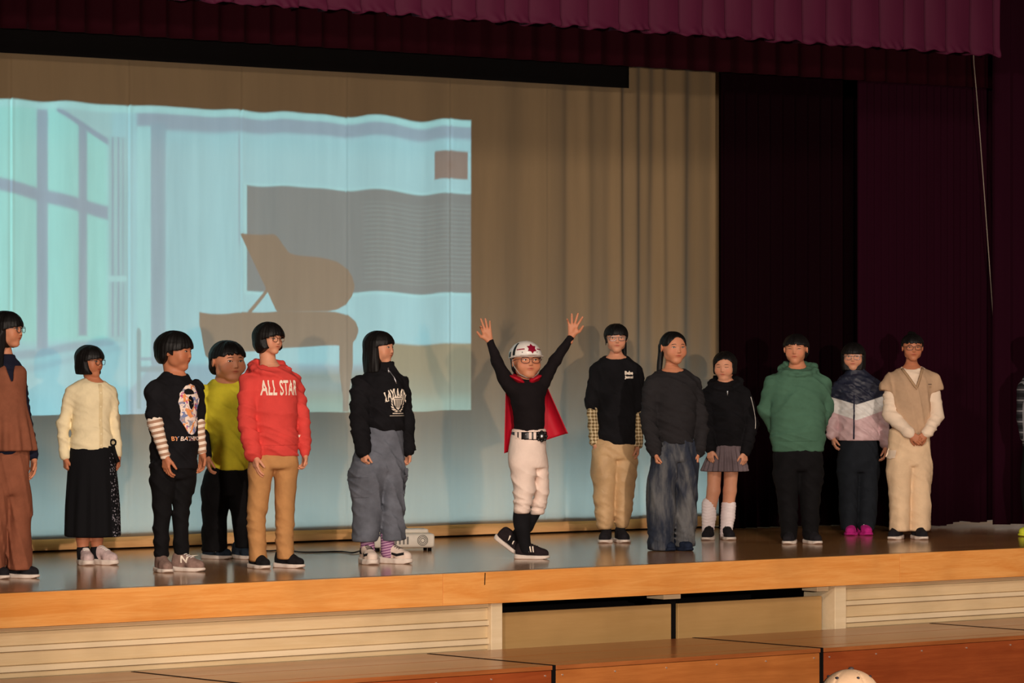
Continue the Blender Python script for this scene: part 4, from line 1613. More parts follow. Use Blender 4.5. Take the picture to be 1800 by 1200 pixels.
k.head(309, 585, 651, 72, d=0, neck=(307, 668, 0), neck_r=.05, hair=dict(BOY, puff=.085, zb=.13, ys=-.12, zcut=[(-.6, .0), (-.16, -.16), (-.04, -.10), (.06, .0), (.12, -.22), (.25, -.36), (.5, -.40)]), w=1.04, cheek=1.12, pitch=2)
def camo():
    m, nt, b = new_mat('camouflage_print', .8, .2)
    o = nt.obj()
    c = srgb(240, 220, 206)
    for i, (col, lo, hi, sc) in enumerate(((srgb(116, 130, 176), .56, .58, 22), (srgb(190, 84, 132), .61, .63, 26), (srgb(230, 150, 92), .58, .60, 18), (srgb(150, 146, 160), .60, .62, 30))):
        n = nt.noise(nt.mapping(o, (1, 1, 1), loc=(3.1 * i, 1.7 * i, 5.3 * i)), sc, 1.5, .5, .8)
        c = nt.mix(nt.ramp(n, 0, 1, lo, hi), c, col)
    nt.link(c, b.inputs['Base Color'])
    return m
CAMO = camo()
A3 = 40
mark_pts = [(-.045, -.115), (-.072, -.07), (-.066, -.02), (-.078, .03), (-.066, .085), (-.035, .128), (.005, .14), (.045, .128), (.072, .085), (.080, .03), (.070, -.02), (.075, -.07), (.05, -.115), (.03, -.150), (0, -.160), (-.025, -.150)]
k.print_on(s, poly_shape(mark_pts, .012), (318, 716), A3, CAMO, 'chest_print')
k.print_on(s, poly_shape([(-.036, .0), (-.03, .018), (-.012, .026), (.012, .022), (.030, .010), (.036, -.006), (.01, -.010), (-.02, -.010)], .012), (314, 690), A3, BLK_KNIT, 'print_mark', lift=.0025)
k.print_on(s, poly_shape([(-.018, .034), (.0, .046), (.022, .022), (.026, -.01), (.012, -.04), (-.002, -.03), (-.012, -.006)], .012), (318, 708), A3, BLK_KNIT, 'print_mark', lift=.0025)
k.print_on(s, text_shape('BY BATHING APE', .26, .026, .02), (322, 770), A3, CAMO, 'lettering')
NB_G = cloth('shoe_taupe', srgb(142, 116, 106), .15, 300, .15)
NB_Y = plain('shoe_lime', srgb(206, 196, 60), .6, .3)
k.shoe(290, 0, 22, .225, NB_G, SOLE_W, lace=None, d=.10)
k.shoe(330, 0, 60, .235, NB_G, SOLE_W, lace=LACE_W, d=.0, mark=side_text('N', PRINT_W, -1, .02, .31, .2, .18))
k.body()

# ---- 4: boy in a yellow T-shirt, second row
k = Kid(398, 982, 'boy in a bright yellow T-shirt and wide black trousers behind the red hoodie', 4, 1)
YEL = cloth('yellow_cotton', srgb(230, 216, 60), .08, 260, .30)
tor = k.torso([(666, 374, 424, .045), (674, 364, 430, .07), (687, 352, 440, .10), (710, 351, 441, .118), (750, 361, 438, .13), (790, 365, 438, .142), (812, 366, 437, .14), (826, 368, 436, .132)])
s = S(); s.add(tor, 0)
q = k.arm(None, [(359, 694, .03), (357, 750, .06), (366, 800, .11)], [.06, .05, .033])
q2 = k.arm(None, [(433, 694, -.05), (442, 750, -.05), (441, 800, -.04)], [.06, .05, .033])
s.chain([q[0], q[1]], [.062, .054], .035)
s.chain([q2[0], q2[1]], [.06, .054], .035)
neckline(s, k, 664, .075, .06, .042, 399, 0, 15)
s.disp += [folds(41, .006, 18, 16), folds(42, .003, 40, 45)]
k.piece('t_shirt', s, YEL)
for qq in (q, q2):
    sl = S(); sl.chain([qq[0] * .3 + qq[1] * .7, qq[1], qq[2]], (.042, .040, .032), .02, .02)
    k.piece('sleeve', sl, BLK_KNIT, .007, label='black under-sleeve')
tr = S()
tr.add(loft([k.sec(808, 374, 430, .105), k.sec(835, 358, 437, .128), k.sec(872, 357, 438, .12)], .03), 0)
tr.add(k.leg_loft([(848, 357, 402, .10, .02), (910, 356, 400, .095, .02), (968, 354, 400, .095, .02)]), .02)
tr.add(k.leg_loft([(850, 400, 440, .10, -.02), (910, 408, 444, .095, -.02), (962, 411, 446, .095, -.02)]), .02)
tr.disp += [folds(43, .004, 30, 20)]
k.piece('wide_trousers', tr, BLK_PANTS)
k.hand(367, 799, .115, (.06, 0, -1), dirn(20, 1), 1, .145, .35)
k.hand(442, 800, -.04, (0, 0, -1), dirn(20, -1), -1, .145, .35)
k.head(401, 601, 671, 34, d=0, neck=(397, 678, 0), neck_r=.056, hair=dict(BOY, zb=.20, jag=.05), w=1.08, cheek=1.25, jaw=1.25)
TEAL = cloth('shoe_dark_teal', srgb(40, 50, 62), .2, 300, .1)
k.shoe(381, 0, 58, .225, TEAL, SOLE_W, lace=LACE_K, mark=side_mark(STRIPES3[:2], LACE_W, -1))
k.shoe(428, 0, 40, .225, TEAL, SOLE_W, lace=LACE_K)
k.body()

# ---- 5: child in a red hoodie
k = Kid(482, 998, 'child with chin-length black hair in a coral red hoodie reading ALL STAR and tan trousers', 5, 0)
RED = cloth('coral_red_fleece', srgb(214, 72, 66), .07, 420, .25)
tor = k.torso([(640, 458, 496, .05), (648, 446, 506, .08), (660, 432, 520, .105), (690, 432, 523, .122), (730, 438, 523, .13), (770, 440, 524, .13), (790, 440, 525, .128), (801, 441, 525, .122)])
s = S(); s.add(tor, 0)
k.arm(s, [(438, 674, .07), (436, 738, .09), (446, 790, .11), (449, 799, .11)], [.060, .058, .056, .046])
k.arm(s, [(514, 674, -.06), (531, 735, -.05), (535, 784, -.03), (535, 794, -.03)], [.058, .046, .042, .036])
hood(s, k, k.v(474, 650, 0), .088, back=.10, up=.012, r=.032, a=28)
neckline(s, k, 636, .052, .052, .05, 476, 0, 28)
pk = k.v(488, 765, 0)
s.disp += [folds(51, .006, 20, 35), folds(52, .004, 25, 45, (k.by - 806) / k.sc, (k.by - 735) / k.sc)]
k.piece('hoodie', s, RED)
k.print_on(s, text_shape('ALL STAR', .225, .092, .022, spacing=1.05), (480, 681), 27, PRINT_W, 'lettering')
k.print_on(s, poly_shape([(-.115, -.055), (-.085, .05), (.085, .05), (.115, -.055)], .012), (486, 765), 20, RED, 'pouch_pocket', lift=.006)
k.print_on(s, poly_shape([(-.009, -.007), (.009, -.007), (.009, .007), (-.009, .007)], .01), (522, 766), 40, PRINT_W, 'brand_tab', lift=.004)
TAN = cloth('tan_twill', srgb(186, 136, 86), .09, 380, .28)
tr = S()
tr.add(loft([k.sec(790, 444, 520, .105), k.sec(806, 438, 524, .122), k.sec(824, 437, 523, .115)], .03), 0)
tr.add(k.leg_loft([(815, 437, 482, .095, .03), (850, 437, 477, .090, .03), (890, 435, 472, .082, .03), (905, 434, 469, .078, .03), (940, 436, 468, .070, .03), (986, 438, 471, .068, .03)]), .015)
tr.add(k.leg_loft([(815, 480, 524, .095, -.03), (850, 482, 521, .090, -.03), (890, 482, 518, .082, -.03), (905, 483, 518, .078, -.03), (940, 483, 516, .070, -.03), (983, 486, 517, .068, -.03)]), .015)
tr.disp += [folds(53, .002, 25, 20), folds(54, .003, 16, 48, .05, .42)]
k.piece('trousers', tr, TAN)
k.hand(450, 798, .12, (.10, -.1, -1), dirn(30, 1), 1, .15, .22, spread=.12)
k.hand(535, 795, -.03, (0, 0, -1), dirn(30, -1), -1, .14, .55)
k.head(474, 570, 623, 48, d=0, neck=(472, 650, 0), neck_r=.046, hair=dict(BOB, puff=.115, skirt=-.46, tuck=.72, zb=.14, ys=-.14, jag=.04, w=1.02, zcut=[(-.5, -.20), (-.2, -.30), (.1, -.46), (.5, -.50)]), glasses=(plain('glasses_bronze', srgb(120, 84, 66), .3, .6, .7), .10, .085), w=.96)
SLIP = cloth('shoe_black_canvas', srgb(28, 26, 28), .2, 300, .1)
k.shoe(457, 0, 30, .225, SLIP, SOLE_W, kind='slip', d=.06)
k.shoe(508, 0, 52, .23, SLIP, SOLE_W, kind='slip', d=-.02)
k.body()

# ---- 6: girl in a cropped black sweatshirt and grey cargo jeans
k = Kid(672, 990, 'girl with long straight hair in a cropped black half-zip sweatshirt and grey cargo jeans', 6, 0)
tor = k.torso([(644, 655, 692, .045), (652, 645, 698, .07), (664, 632, 708, .10), (690, 630, 712, .122), (720, 634, 713, .128), (748, 640, 711, .128), (757, 645, 709, .12)])
s = S(); s.add(tor, 0)
k.arm(s, [(636, 676, .07), (633, 738, .11), (640, 790, .16)], [.066, .062, .052])
k.arm(s, [(702, 676, -.06), (714, 740, -.05), (718, 790, -.03)], [.062, .050, .042])
s.add(loft([k.sec(634, 660, 694, .055), k.sec(642, 656, 696, .062), k.sec(652, 654, 698, .066)], .01), .012)
s.sub(ell(k.v(677, 634), (.048, .045, .022)), .008)
s.disp += [folds(61, .006, 20, 28), folds(62, .003, 40, 60)]
k.piece('half_zip_sweatshirt', s, BLK_KNIT)
A6 = 42
k.print_on(s, text_shape('LAYLA.AYL', .165, .062, .03, arc=.026, spacing=.85), (677, 691), A6, PRINT_W, 'lettering')
k.print_on(s, poly_shape([(-.034, .035), (0, .040), (.034, .035), (.034, -.005), (.018, -.03), (0, -.042), (-.018, -.03), (-.034, -.005)], .012), (678, 708), A6, PRINT_W, 'shield_print')
for q in (-.022, -.011, 0, .011, .022):
    k.print_on(s, poly_shape([(q - .0028, -.028), (q + .0028, -.028), (q + .0028, .022), (q - .0028, .022)], .01), (678, 708), A6, BLK_KNIT, 'shield_bar', lift=.0025)
k.print_on(s, poly_shape([(-.030, .026), (.030, .026), (.030, .031), (-.030, .031)], .01), (678, 708), A6, BLK_KNIT, 'shield_bar', lift=.0025)
for sg in (-1, 1):
    for j in range(7):
        an = math.radians(-70 + 22 * j)
        cx_, cy_ = sg * .050 * math.cos(an), .048 * math.sin(an) - .004
        ta = an + math.radians(62)
        pts = [(cx_ + .014 * math.cos(ta) * sg * u - .005 * math.sin(ta) * sg * w_, cy_ + .014 * math.sin(ta) * u + .005 * math.cos(ta) * w_) for u, w_ in ((-1, 0), (0, 1), (1, 0), (0, -1))]
        k.print_on(s, poly_shape(pts, .012), (678, 708), A6, PRINT_W, 'wreath_leaf')
for q in range(9):
    k.print_on(s, poly_shape([(-.045 + q * .0105, -.003), (-.037 + q * .0105, -.003), (-.037 + q * .0105, .003), (-.045 + q * .0105, .003)], .012), (680, 726), A6, PRINT_W, 'small_print')
k.print_on(s, poly_shape([(-.062, -.0012), (.062, -.0012), (.062, .0012), (-.062, .0012)], .012), (680, 730), A6, PRINT_W, 'print_rule')
zp = [k.v(682, 646 + 5.6 * j, 0) for j in range(6)]
P, _ = march(s, [p + V3(.006 * j + .25 * math.sin(.7), -.25, 0) for j, p in enumerate(zp)], V3(-math.sin(.7), math.cos(.7), 0) , .6)
MB().tube([Vector(p) + Vector((.003, -.003, 0)) for p in P], .0032, 6).build('zip', METAL, k.root, True)
MB().tube([Vector(P[0]) + Vector((.004, -.008, -.004)), Vector(P[0]) + Vector((.006, -.010, -.035))], .006, 6).build('zip_pull', METAL, k.root, True)
GREYJ = cloth('grey_denim', srgb(100, 104, 114), .18, 420, .30)
tr = S()
tr.add(loft([k.sec(745, 642, 709, .11), k.sec(785, 623, 710, .125), k.sec(812, 619, 711, .13), k.sec(830, 618, 711, .12)], .03), 0)
tr.add(k.leg_loft([(805, 619, 682, .12, .03), (880, 618, 673, .115, .03), (920, 618, 670, .115, .03), (951, 620, 666, .115, .03)]), .015)
tr.add(k.leg_loft([(805, 668, 711, .11, -.03), (880, 668, 711, .11, -.03), (920, 668, 712, .11, -.03), (950, 667, 711, .11, -.03)]), .015)
tr.disp += [folds(63, .006, 25, 14), folds(64, .003, 30, 45)]
jo = k.piece('cargo_jeans', tr, GREYJ)
k.print_on(tr, poly_shape([(-.085, -.085), (.075, -.085), (.078, .08), (-.085, .08)], .014), (641, 848), -18, GREYJ, 'cargo_pocket', lift=.008)
k.print_on(tr, poly_shape([(-.09, -.025), (.083, -.03), (.083, .022), (-.09, .026)], .014), (641, 829), -18, GREYJ, 'pocket_flap', lift=.014)
k.print_on(tr, poly_shape([(-.03, -.025), (.03, -.03), (.03, .022), (-.03, .026)], .014), (706, 829), 60, GREYJ, 'pocket_flap', lift=.012)
k.print_on(tr, poly_shape([(-.03, -.06), (.03, -.06), (.03, .06), (-.03, .06)], .014), (706, 850), 60, GREYJ, 'cargo_pocket', lift=.006)
PURP = striped('purple_sock_pattern', srgb(126, 78, 120), srgb(190, 150, 176), .016)
for x, dd in ((646, .05), (681, .0)):
    so = S(); so.add(cap(k.v(x, 940, dd), k.v(x + 1, 970, dd), .042, .044), 0)
    k.piece('sock', so, PURP, .007)
k.hand(641, 791, .165, (.02, 0, -1), dirn(40, 1), 1, .13, .85)
k.hand(717, 792, -.03, (0, 0, -1), dirn(40, -1), -1, .13, .7)
k.head(668, 583, 640, 66, d=0, neck=(672, 655, -.01), hair=dict(puff=.055, skirt=-.78, flare=.12, zb=.13, ys=-.12, ys_slope=.02, zcut=[(-.5, -.62), (-.1, -.74), (.4, -.86)]), w=1.02, cheek=1.08)
CHK = cloth('shoe_black_suede', srgb(30, 28, 30), .2, 300, .1)
CREAMSH = plain('shoe_cream', srgb(226, 206, 192), .6, .3)
for x, a, dd in ((649, 18, .10), (696, 56, .02)):
    k.shoe(x, 0, a, .235, CREAMSH, SOLE_W, kind='chunky', lace=LACE_K, d=dd, mark=side_mark([[(-.36, .24), (-.15, .20), (.05, .24), (.04, .30), (-.15, .27), (-.34, .31)], [(.10, .26), (.42, .26), (.40, .44), (.2, .40)]], CHK, -1, 'overlay'))
k.body()
# ---- 7: boy with a white helmet, red cape and raised arms
k = Kid(925, 982, 'boy in a white helmet, red cape and baseball trousers raising both arms', 7, 1)
BLK_SLEEK = cloth('black_compression_knit', srgb(24, 19, 21), .15, 300, .12)
tor = k.torso([(662, 908, 944, .045), (669, 897, 952, .065), (682, 892, 957, .09), (705, 897, 958, .102), (730, 902, 958, .104), (752, 903, 957, .105), (766, 902, 958, .108)])
s = S(); s.add(tor, 0)
k.arm(s, [(897, 678, .03), (886, 662, .03), (874, 636, .02), (862, 601, .02)], [.048, .042, .036, .024], .03, .02)
k.arm(s, [(950, 678, -.02), (961, 658, -.02), (977, 632, -.01), (1003, 593, .0)], [.048, .042, .036, .024], .03, .02)
neckline(s, k, 661, .046, .045, .03, 926, 0, 15)
s.disp += [folds(71, .002, 20, 40)]
k.piece('long_sleeved_shirt', s, BLK_SLEEK)
REDC = cloth('red_satin', srgb(178, 14, 38), .08, 300, .15, rough=.6, spec=.3)
# cape sheet hanging from the shoulders behind the back
nu, nv = 40, 30
TL, TR, BR, BL = k.v(889, 672, -.02), k.v(957, 668, -.05), k.v(999, 762, -.10), k.v(886, 797, -.02)
gv = []
for off in (0.0, .006):
    for i in range(nu):
        u = i / (nu - 1)
        for j in range(nv):
            w_ = j / (nv - 1)
            p = (TL * (1 - u) + TR * u) * (1 - w_) + (BL * (1 - u) + BR * u) * w_
            dep = .13 * math.sin(math.pi * u) ** .6 * (1 - .2 * w_) + .02 * math.sin(u * 15 + 1) * w_
            gv.append((p[0], p[1] + dep + off, p[2] + (.02 * math.sin(math.pi * u) * (1 - w_))))
gi = np.arange(nu * nv).reshape(nu, nv)
q1 = np.stack([gi[:-1, :-1].ravel(), gi[1:, :-1].ravel(), gi[1:, 1:].ravel(), gi[:-1, 1:].ravel()], 1)
rim = [np.stack([e[1:], e[:-1], e[:-1] + nu * nv, e[1:] + nu * nv], 1) for e in (gi[:, 0], gi[-1, :], gi[::-1, -1], gi[0, ::-1])]
mesh_obj('cape', np.array(gv, f32), np.concatenate([q1, q1[:, ::-1] + nu * nv] + rim), REDC, k.root, smooth=True)
cl = S()
cn = k.v(924, 664, 0)
for j in range(10):
    a0, a1 = [math.radians(-55 + 290 * t / 10) for t in (j, j + 1)]
    pa, pb = [cn + V3(.074 * math.cos(a), .070 * math.sin(a) + .0, .004 + .020 * math.sin(a)) for a in (a0, a1)]
    cl.add(cap(pa, pb, .017, .017), .012)
cl.add(ell(k.v(909, 666, .060), (.054, .042, .012), roty(.45)), .02)
cl.add(ell(k.v(942, 665, .055), (.042, .040, .012), roty(-.5)), .02)
k.piece('cape_collar', cl, REDC, .006)
WHITEP = cloth('white_baseball_twill', srgb(240, 218, 204), .05, 320, .30)
tr = S()
tr.add(loft([k.sec(753, 900, 960, .105), k.sec(775, 896, 960, .112), k.sec(800, 893, 960, .12), k.sec(822, 896, 962, .11)], .012), 0)
tr.add(k.leg_loft([(800, 894, 942, .095, .03), (840, 899, 942, .09, .04), (870, 902, 939, .083, .04), (885, 902, 935, .075, .04), (902, 903, 931, .062, .04)]), .012)
tr.add(k.leg_loft([(800, 934, 962, .085, -.04), (840, 938, 965, .08, -.04), (870, 937, 965, .075, -.05), (888, 933, 961, .07, -.06), (905, 930, 957, .058, -.07)]), .012)
tr.disp += [folds(72, .005, 18, 55, .25, .6), folds(73, .004, 15, 75, .26, .44)]
k.piece('baseball_trousers', tr, WHITEP)
BELT = plain('belt_black', srgb(24, 22, 22), .35, .5)
bt = S(); bt.add(loft([k.sec(758, 899, 961, .108), k.sec(773, 899, 961, .112)], .004, .003), 0)
k.piece('belt', bt, BELT, .006)
for px in (907, 914, 932, 940):
    k.print_on(bt, poly_shape([(-.0085, -.034), (.0085, -.034), (.0085, .034), (-.0085, .034)], .012), (px, 766), 0, WHITEP, 'belt_loop', lift=.004)
bp, _ = march(bt, [k.v(952, 766, .4)], V3(0, 1, 0), .6)
bp = Vector(bp[0])
mb = MB()
mb.cyl(bp + Vector((0, .005, 0)), bp + Vector((0, -.022, 0)), .034, .030, 20)
for j in range(8):
    an = 2 * math.pi * j / 8
    mb.ball(bp + Vector((.028 * math.cos(an), -.018, .028 * math.sin(an))), .010, seg=8)
bo = mb.build('belt_buckle', BELT, k.root, True)
MB().ball(bp + Vector((0, -.024, 0)), .012, .006, .012).build('buckle_stud', METAL, bo, True)
bl, _ = march(bt, [k.v(924, 763, .4)], V3(0, 1, 0), .6)
MB().ball(Vector(bl[0]), .005, .005, .005, 8).build('belt_stud', METAL, k.root, True)
so = S(); so.chain([k.v(917, 893, .03), k.v(918, 925, .03), k.v(924, 965, .02)], [.050, .046, .036], .01)
so.add(ell(k.v(916, 912, .0), (.05, .055, .07)), .03)
k.piece('sock', so, SOCK_K, .007)
so = S(); so.chain([k.v(942, 893, -.08), k.v(925, 925, -.10), k.v(900, 952, -.11)], [.046, .046, .034], .01)
k.piece('sock', so, SOCK_K, .007)
k.limbs += [([k.v(918, 900, .03), k.v(922, 968, .02)], [.03, .025]), ([k.v(942, 893, -.08), k.v(902, 955, -.11)], [.03, .025])]
AD = cloth('shoe_black_mesh', srgb(40, 32, 34), .15, 400, .1)
k.shoe(935, 0, 76, .225, AD, SOLE_W, lace=LACE_K, d=.02, mark=side_mark(STRIPES3, PRINT_W, -1))
k.shoe(893, 0, 72, .225, AD, SOLE_W, lace=LACE_K, d=-.12, pitch=34, z=.062, mark=side_mark(STRIPES3, PRINT_W, -1))
k.hand(861, 600, .02, (-.30, .0, 1), (.15, -1, 0), -1, .155, .1, spread=.25, curls=(.45, .05, .02, .06), thumb_out=.9)
k.hand(1004, 592, .0, (.16, .0, 1), (-.1, -1, 0), 1, .155, .1, spread=.45, curls=(.06, .02, .05, .30), thumb_out=1.0)
k.head(925, 606, 667, 18, pitch=-8, d=.02, neck=(923, 676, 0), neck_r=.046, hair=dict(BOY, zb=.19, puff=.035), w=1.05, cheek=1.2, jaw=1.2, glasses=(plain('glasses_maroon', srgb(70, 30, 28), .3, .6), .125, .085, .0), gaze=(.012, 0))
HELM = plain('helmet_white', srgb(240, 234, 226), .25, .5)
hs = S()
hm = S()
hm.add(ell((0, .06, .17), (.475, .56, .46)), 0)
hm.inter(fn_prim(lambda P: .135 - P[:, 2] + .10 * np.clip(P[:, 1], -.6, .6) * -1 * -1), .02)
hm.add(ell((0, -.02, .135), (.50, .60, .030)), .03)
hm.sub(ell((0, .06, .13), (.43, .50, .36)), .02)
def helm_fn(P): return hm((P - k.hc) @ k.Rm / f32(k.H)) * f32(k.H)
hs.add((helm_fn, k.hc - V3(.14, .14, .02), k.hc + V3(.14, .14, .16)), 0)
ho = k.piece('helmet', hs, HELM, .004)
def on_helm(name, outline, mat, ang, zc, lift=.002):
    """badge laid on the helmet around heading ang (degrees), height zc in head units; outline in head units"""
    v2, f = poly_shape(outline, .05)
    a = math.radians(ang)
    r_, d_ = V3(math.cos(a), math.sin(a), 0), V3(math.sin(a), -math.cos(a), 0)
    st = np.array([k.hp(*(r_ * x + V3(0, 0, zc + y) + d_ * .9)) for x, y in v2], f32)
    P, _ = march(helm_fn, st, -(k.Rm @ d_), .35)
    mesh_obj(name, (P + (k.Rm @ d_) * f32(lift)).astype(f32), f, mat, ho)
STARM = plain('badge_maroon', srgb(140, 12, 44), .3, .6)
BADGE_K = plain('helmet_black', srgb(20, 24, 24), .4, .4)
star = []
for j in range(12):
    rr_ = .155 if j % 2 == 0 else .098
    star.append((rr_ * math.sin(j * math.pi / 6), rr_ * math.cos(j * math.pi / 6)))
on_helm('star_badge', star, STARM, 4, .335, .004)
for a_, w_ in ((-29, .06), (-41, .04), (-50, .025), (32, .06), (46, .05)):
    on_helm('trim_stripe', [(-w_, -.016), (w_, -.016), (w_, .016), (-w_, .016)], STARM, a_, .325)
on_helm('side_band', [(-.05, -.17), (.05, -.17), (.06, 0), (.05, .20), (-.02, .20), (-.05, 0)], BADGE_K, -66, .34)
on_helm('side_badge', [(-.07, -.13), (.07, -.13), (.07, .02), (-.07, .02)], BADGE_K, -92, .28)
for a_ in (-30, 22):
    on_helm('rivet', ellipse_pts(.018, .018, 10), METAL, a_, .23, .003)
STRAP = plain('strap_grey', srgb(150, 146, 138), .6, .3)
pts = [k.hp(-.43, .02, .14), k.hp(-.40, -.06, -.12), k.hp(-.28, -.16, -.36), k.hp(-.10, -.25, -.475), k.hp(.10, -.25, -.475), k.hp(.28, -.16, -.36), k.hp(.40, -.06, -.12), k.hp(.43, .02, .14)]
MB().tube(pts, .0035, 6).build('chin_strap', STRAP, ho, True)
k.body()

# ---- 8: tall girl in a black T-shirt over checked sleeves, second row
k = Kid(1079, 953, 'tall girl with glasses in a black T-shirt over checked sleeves and tan trousers', 8, 0)
tor = k.torso([(624, 1064, 1102, .045), (630, 1056, 1110, .065), (642, 1044, 1123, .09), (670, 1044, 1123, .108), (710, 1048, 1120, .115), (750, 1049, 1120, .118), (781, 1048, 1121, .118)])
s = S(); s.add(tor, 0)
q = k.arm(None, [(1050, 652, .0), (1041, 710, .0), (1045, 776, .03)], [.058, .056, .034])
q2 = k.arm(None, [(1116, 652, 0), (1121, 714, 0), (1121, 780, .02)], [.056, .05, .032])
s.chain([q[0], q[1]], [.058, .056], .02)
s.chain([q2[0], q2[1]], [.056, .050], .02)
neckline(s, k, 624, .074, .06, .044, 1083, 0, 0)
s.disp += [folds(81, .005, 18, 18), folds(82, .003, 45, 30)]
k.piece('t_shirt', s, BLK_KNIT)
def plaid(name, base, dark, light, per=.03):
    m, nt, b = new_mat(name, .9, .15)
    o = nt.obj()
    p = nt.xyz(o)
    wx = nt.math('SINE', nt.math('MULTIPLY', nt.math('ADD', p['X'], nt.math('MULTIPLY', p['Y'], .7)), 2 * math.pi / per))
    wz = nt.math('SINE', nt.math('MULTIPLY', p['Z'], 2 * math.pi / per))
    c = nt.mix(nt.math('MULTIPLY', nt.ramp(wx, 0, 1, .2, .5), .75), base, dark)
    c = nt.mix(nt.math('MULTIPLY', nt.ramp(wz, 0, 1, .2, .5), .75), c, dark)
    c = nt.mix(nt.math('MULTIPLY', nt.ramp(wx, 1, 0, -.97, -.85), .8), c, light)
    c = nt.mix(nt.math('MULTIPLY', nt.ramp(wz, 1, 0, -.97, -.85), .8), c, light)
    nt.link(c, b.inputs['Base Color'])
    return m
PLAID = plaid('ochre_check', srgb(196, 170, 124), srgb(106, 84, 52), srgb(236, 222, 190), .023)
for qq in (q, q2):
    sl = S(); sl.chain([qq[0] * .25 + qq[1] * .75, qq[1], qq[2]], (.042, .042, .036), .02, .02)
    sl.disp += [folds(83, .003, 30, 60)]
    k.piece('sleeve', sl, PLAID, .007, label='ochre and cream checked sleeve')
k.print_on(s, text_shape('Bebe', .058, .026, .045), (1103, 655), 5, PRINT_W, 'lettering')
k.print_on(s, text_shape('Jassei', .060, .026, .045), (1103, 663), 5, PRINT_W, 'lettering')
TAN2 = cloth('tan_nylon', srgb(200, 164, 120), .08, 300, .40, rough=.55, spec=.35)
tr = S()
tr.add(loft([k.sec(770, 1042, 1118, .11), k.sec(792, 1041, 1118, .115), k.sec(808, 1041, 1118, .11)], .03), 0)
tr.add(k.leg_loft([(795, 1041, 1083, .095, .025), (860, 1042, 1082, .095, .02), (900, 1045, 1080, .085, .02), (920, 1048, 1078, .078, .02), (930, 1051, 1075, .06, .02)]), .010)
tr.add(k.leg_loft([(795, 1075, 1118, .095, -.025), (860, 1076, 1116, .095, -.02), (900, 1077, 1111, .085, -.02), (920, 1080, 1107, .078, -.02), (928, 1083, 1104, .06, -.02)]), .010)
tr.disp += [folds(84, .004, 25, 30), folds(85, .003, 30, 50, .08, .35)]
k.piece('trousers', tr, TAN2)
k.hand(1045, 776, .03, (.05, 0, -1), (1, .1, 0), 1, .14, .35)
k.hand(1121, 780, .02, (0, 0, -1), (-1, .1, 0), -1, .14, .4)
TIED = dict(PONY, puff=.05, zb=.12, arch=.05, jag=.03, ys=-.10, ys_slope=-.05, zcut=[(-.6, .0), (-.14, -.30), (-.05, -.34), (.0, -.02), (.12, .05), (.17, -.10), (.5, -.2)],
            extra=[ell((0.10, .42, .42), (.14, .14, .12)), cap((.26, .30, -.1), (.34, .30, -.60), .13, .07), cap((-.37, -.05, .0), (-.39, -.08, -.42), .028, .010)])
k.head(1083, 570, 620, 4, d=0, neck=(1083, 636, 0), hair=TIED, glasses=(plain('glasses_silver', srgb(150, 150, 156), .25, .6, .8), .112, .082), w=.95)
k.shoe(1064, 0, -8, .23, NB_K, SOLE_W, lace=LACE_K, d=.05)
k.shoe(1093, 0, 12, .23, NB_K, SOLE_W, lace=LACE_K, d=.03)
k.body()

# ---- 9: girl in a faded black sweatshirt and wide jeans
k = Kid(1184, 967, 'girl with tied-back hair in a faded black sweatshirt and wide dark blue jeans', 9, 1)
CHAR = cloth('faded_black_fleece', srgb(40, 38, 40), .10, 420, .22)
tor = k.torso([(646, 1164, 1202, .045), (652, 1154, 1210, .065), (664, 1142, 1222, .095), (690, 1142, 1225, .115), (730, 1146, 1224, .122), (760, 1150, 1222, .122), (780, 1154, 1219, .115)])
s = S(); s.add(tor, 0)
k.arm(s, [(1146, 674, .03), (1139, 738, .06), (1149, 788, .11), (1151, 795, .12)], [.060, .056, .050, .040])
k.arm(s, [(1218, 674, -.04), (1232, 738, -.03), (1230, 786, -.01), (1228, 795, -.01)], [.058, .052, .046, .036])
neckline(s, k, 646, .076, .062, .042, 1181, 0, 15)
s.disp += [folds(91, .006, 20, 25), folds(92, .003, 30, 70)]
k.piece('sweatshirt', s, CHAR)
def denim(name, dark, light):
    m, nt, b = new_mat(name, .9, .15)
    o = nt.obj()
    p = nt.xyz(o)
    n = nt.noise(nt.mapping(o, (9, 9, 2.2)), 1.0, 4, .6)
    c = nt.mix(nt.ramp(n, 0, 1, .38, .66), dark, light)
    w = nt.noise(o, 500, 2)
    c = nt.mix(nt.math('MULTIPLY', w, .3), c, tuple(x * .5 for x in dark[:3]) + (1,))
    nt.link(c, b.inputs['Base Color'])
    nt.link(nt.bump(nt.noise(o, 14, 3, .5, .6), .5, .02), b.inputs['Normal'])
    return m
DENIM = denim('washed_dark_denim', srgb(44, 50, 64), srgb(112, 112, 112))
tr = S()
tr.add(loft([k.sec(770, 1156, 1221, .11), k.sec(792, 1148, 1224, .12), k.sec(812, 1143, 1226, .12)], .03), 0)
tr.add(k.leg_loft([(800, 1146, 1191, .11, .03), (860, 1137, 1189, .115, .03), (920, 1136, 1187, .12, .03), (966, 1139, 1186, .125, .03)]), .010)
tr.add(k.leg_loft([(800, 1182, 1225, .11, -.03), (860, 1185, 1227, .115, -.03), (920, 1184, 1225, .12, -.03), (961, 1184, 1221, .12, -.03)]), .010)
tr.disp += [folds(93, .006, 22, 12), folds(94, .004, 25, 60, 0, .2)]
k.piece('wide_jeans', tr, DENIM)
k.hand(1151, 795, .125, (.12, -.1, -1), (1, .1, 0), 1, .125, .9)
k.hand(1227, 795, -.01, (-.05, -.1, -1), (-1, .1, 0), -1, .125, .85)
k.head(1184, 583, 640, 22, d=0, neck=(1180, 660, -.01), hair=dict(PONY, zb=.33, arch=.75, extra=[cap((-.20, .45, .05), (-.30, .42, -.75), .12, .07)]), w=1.02, cheek=1.1, jaw=1.1)
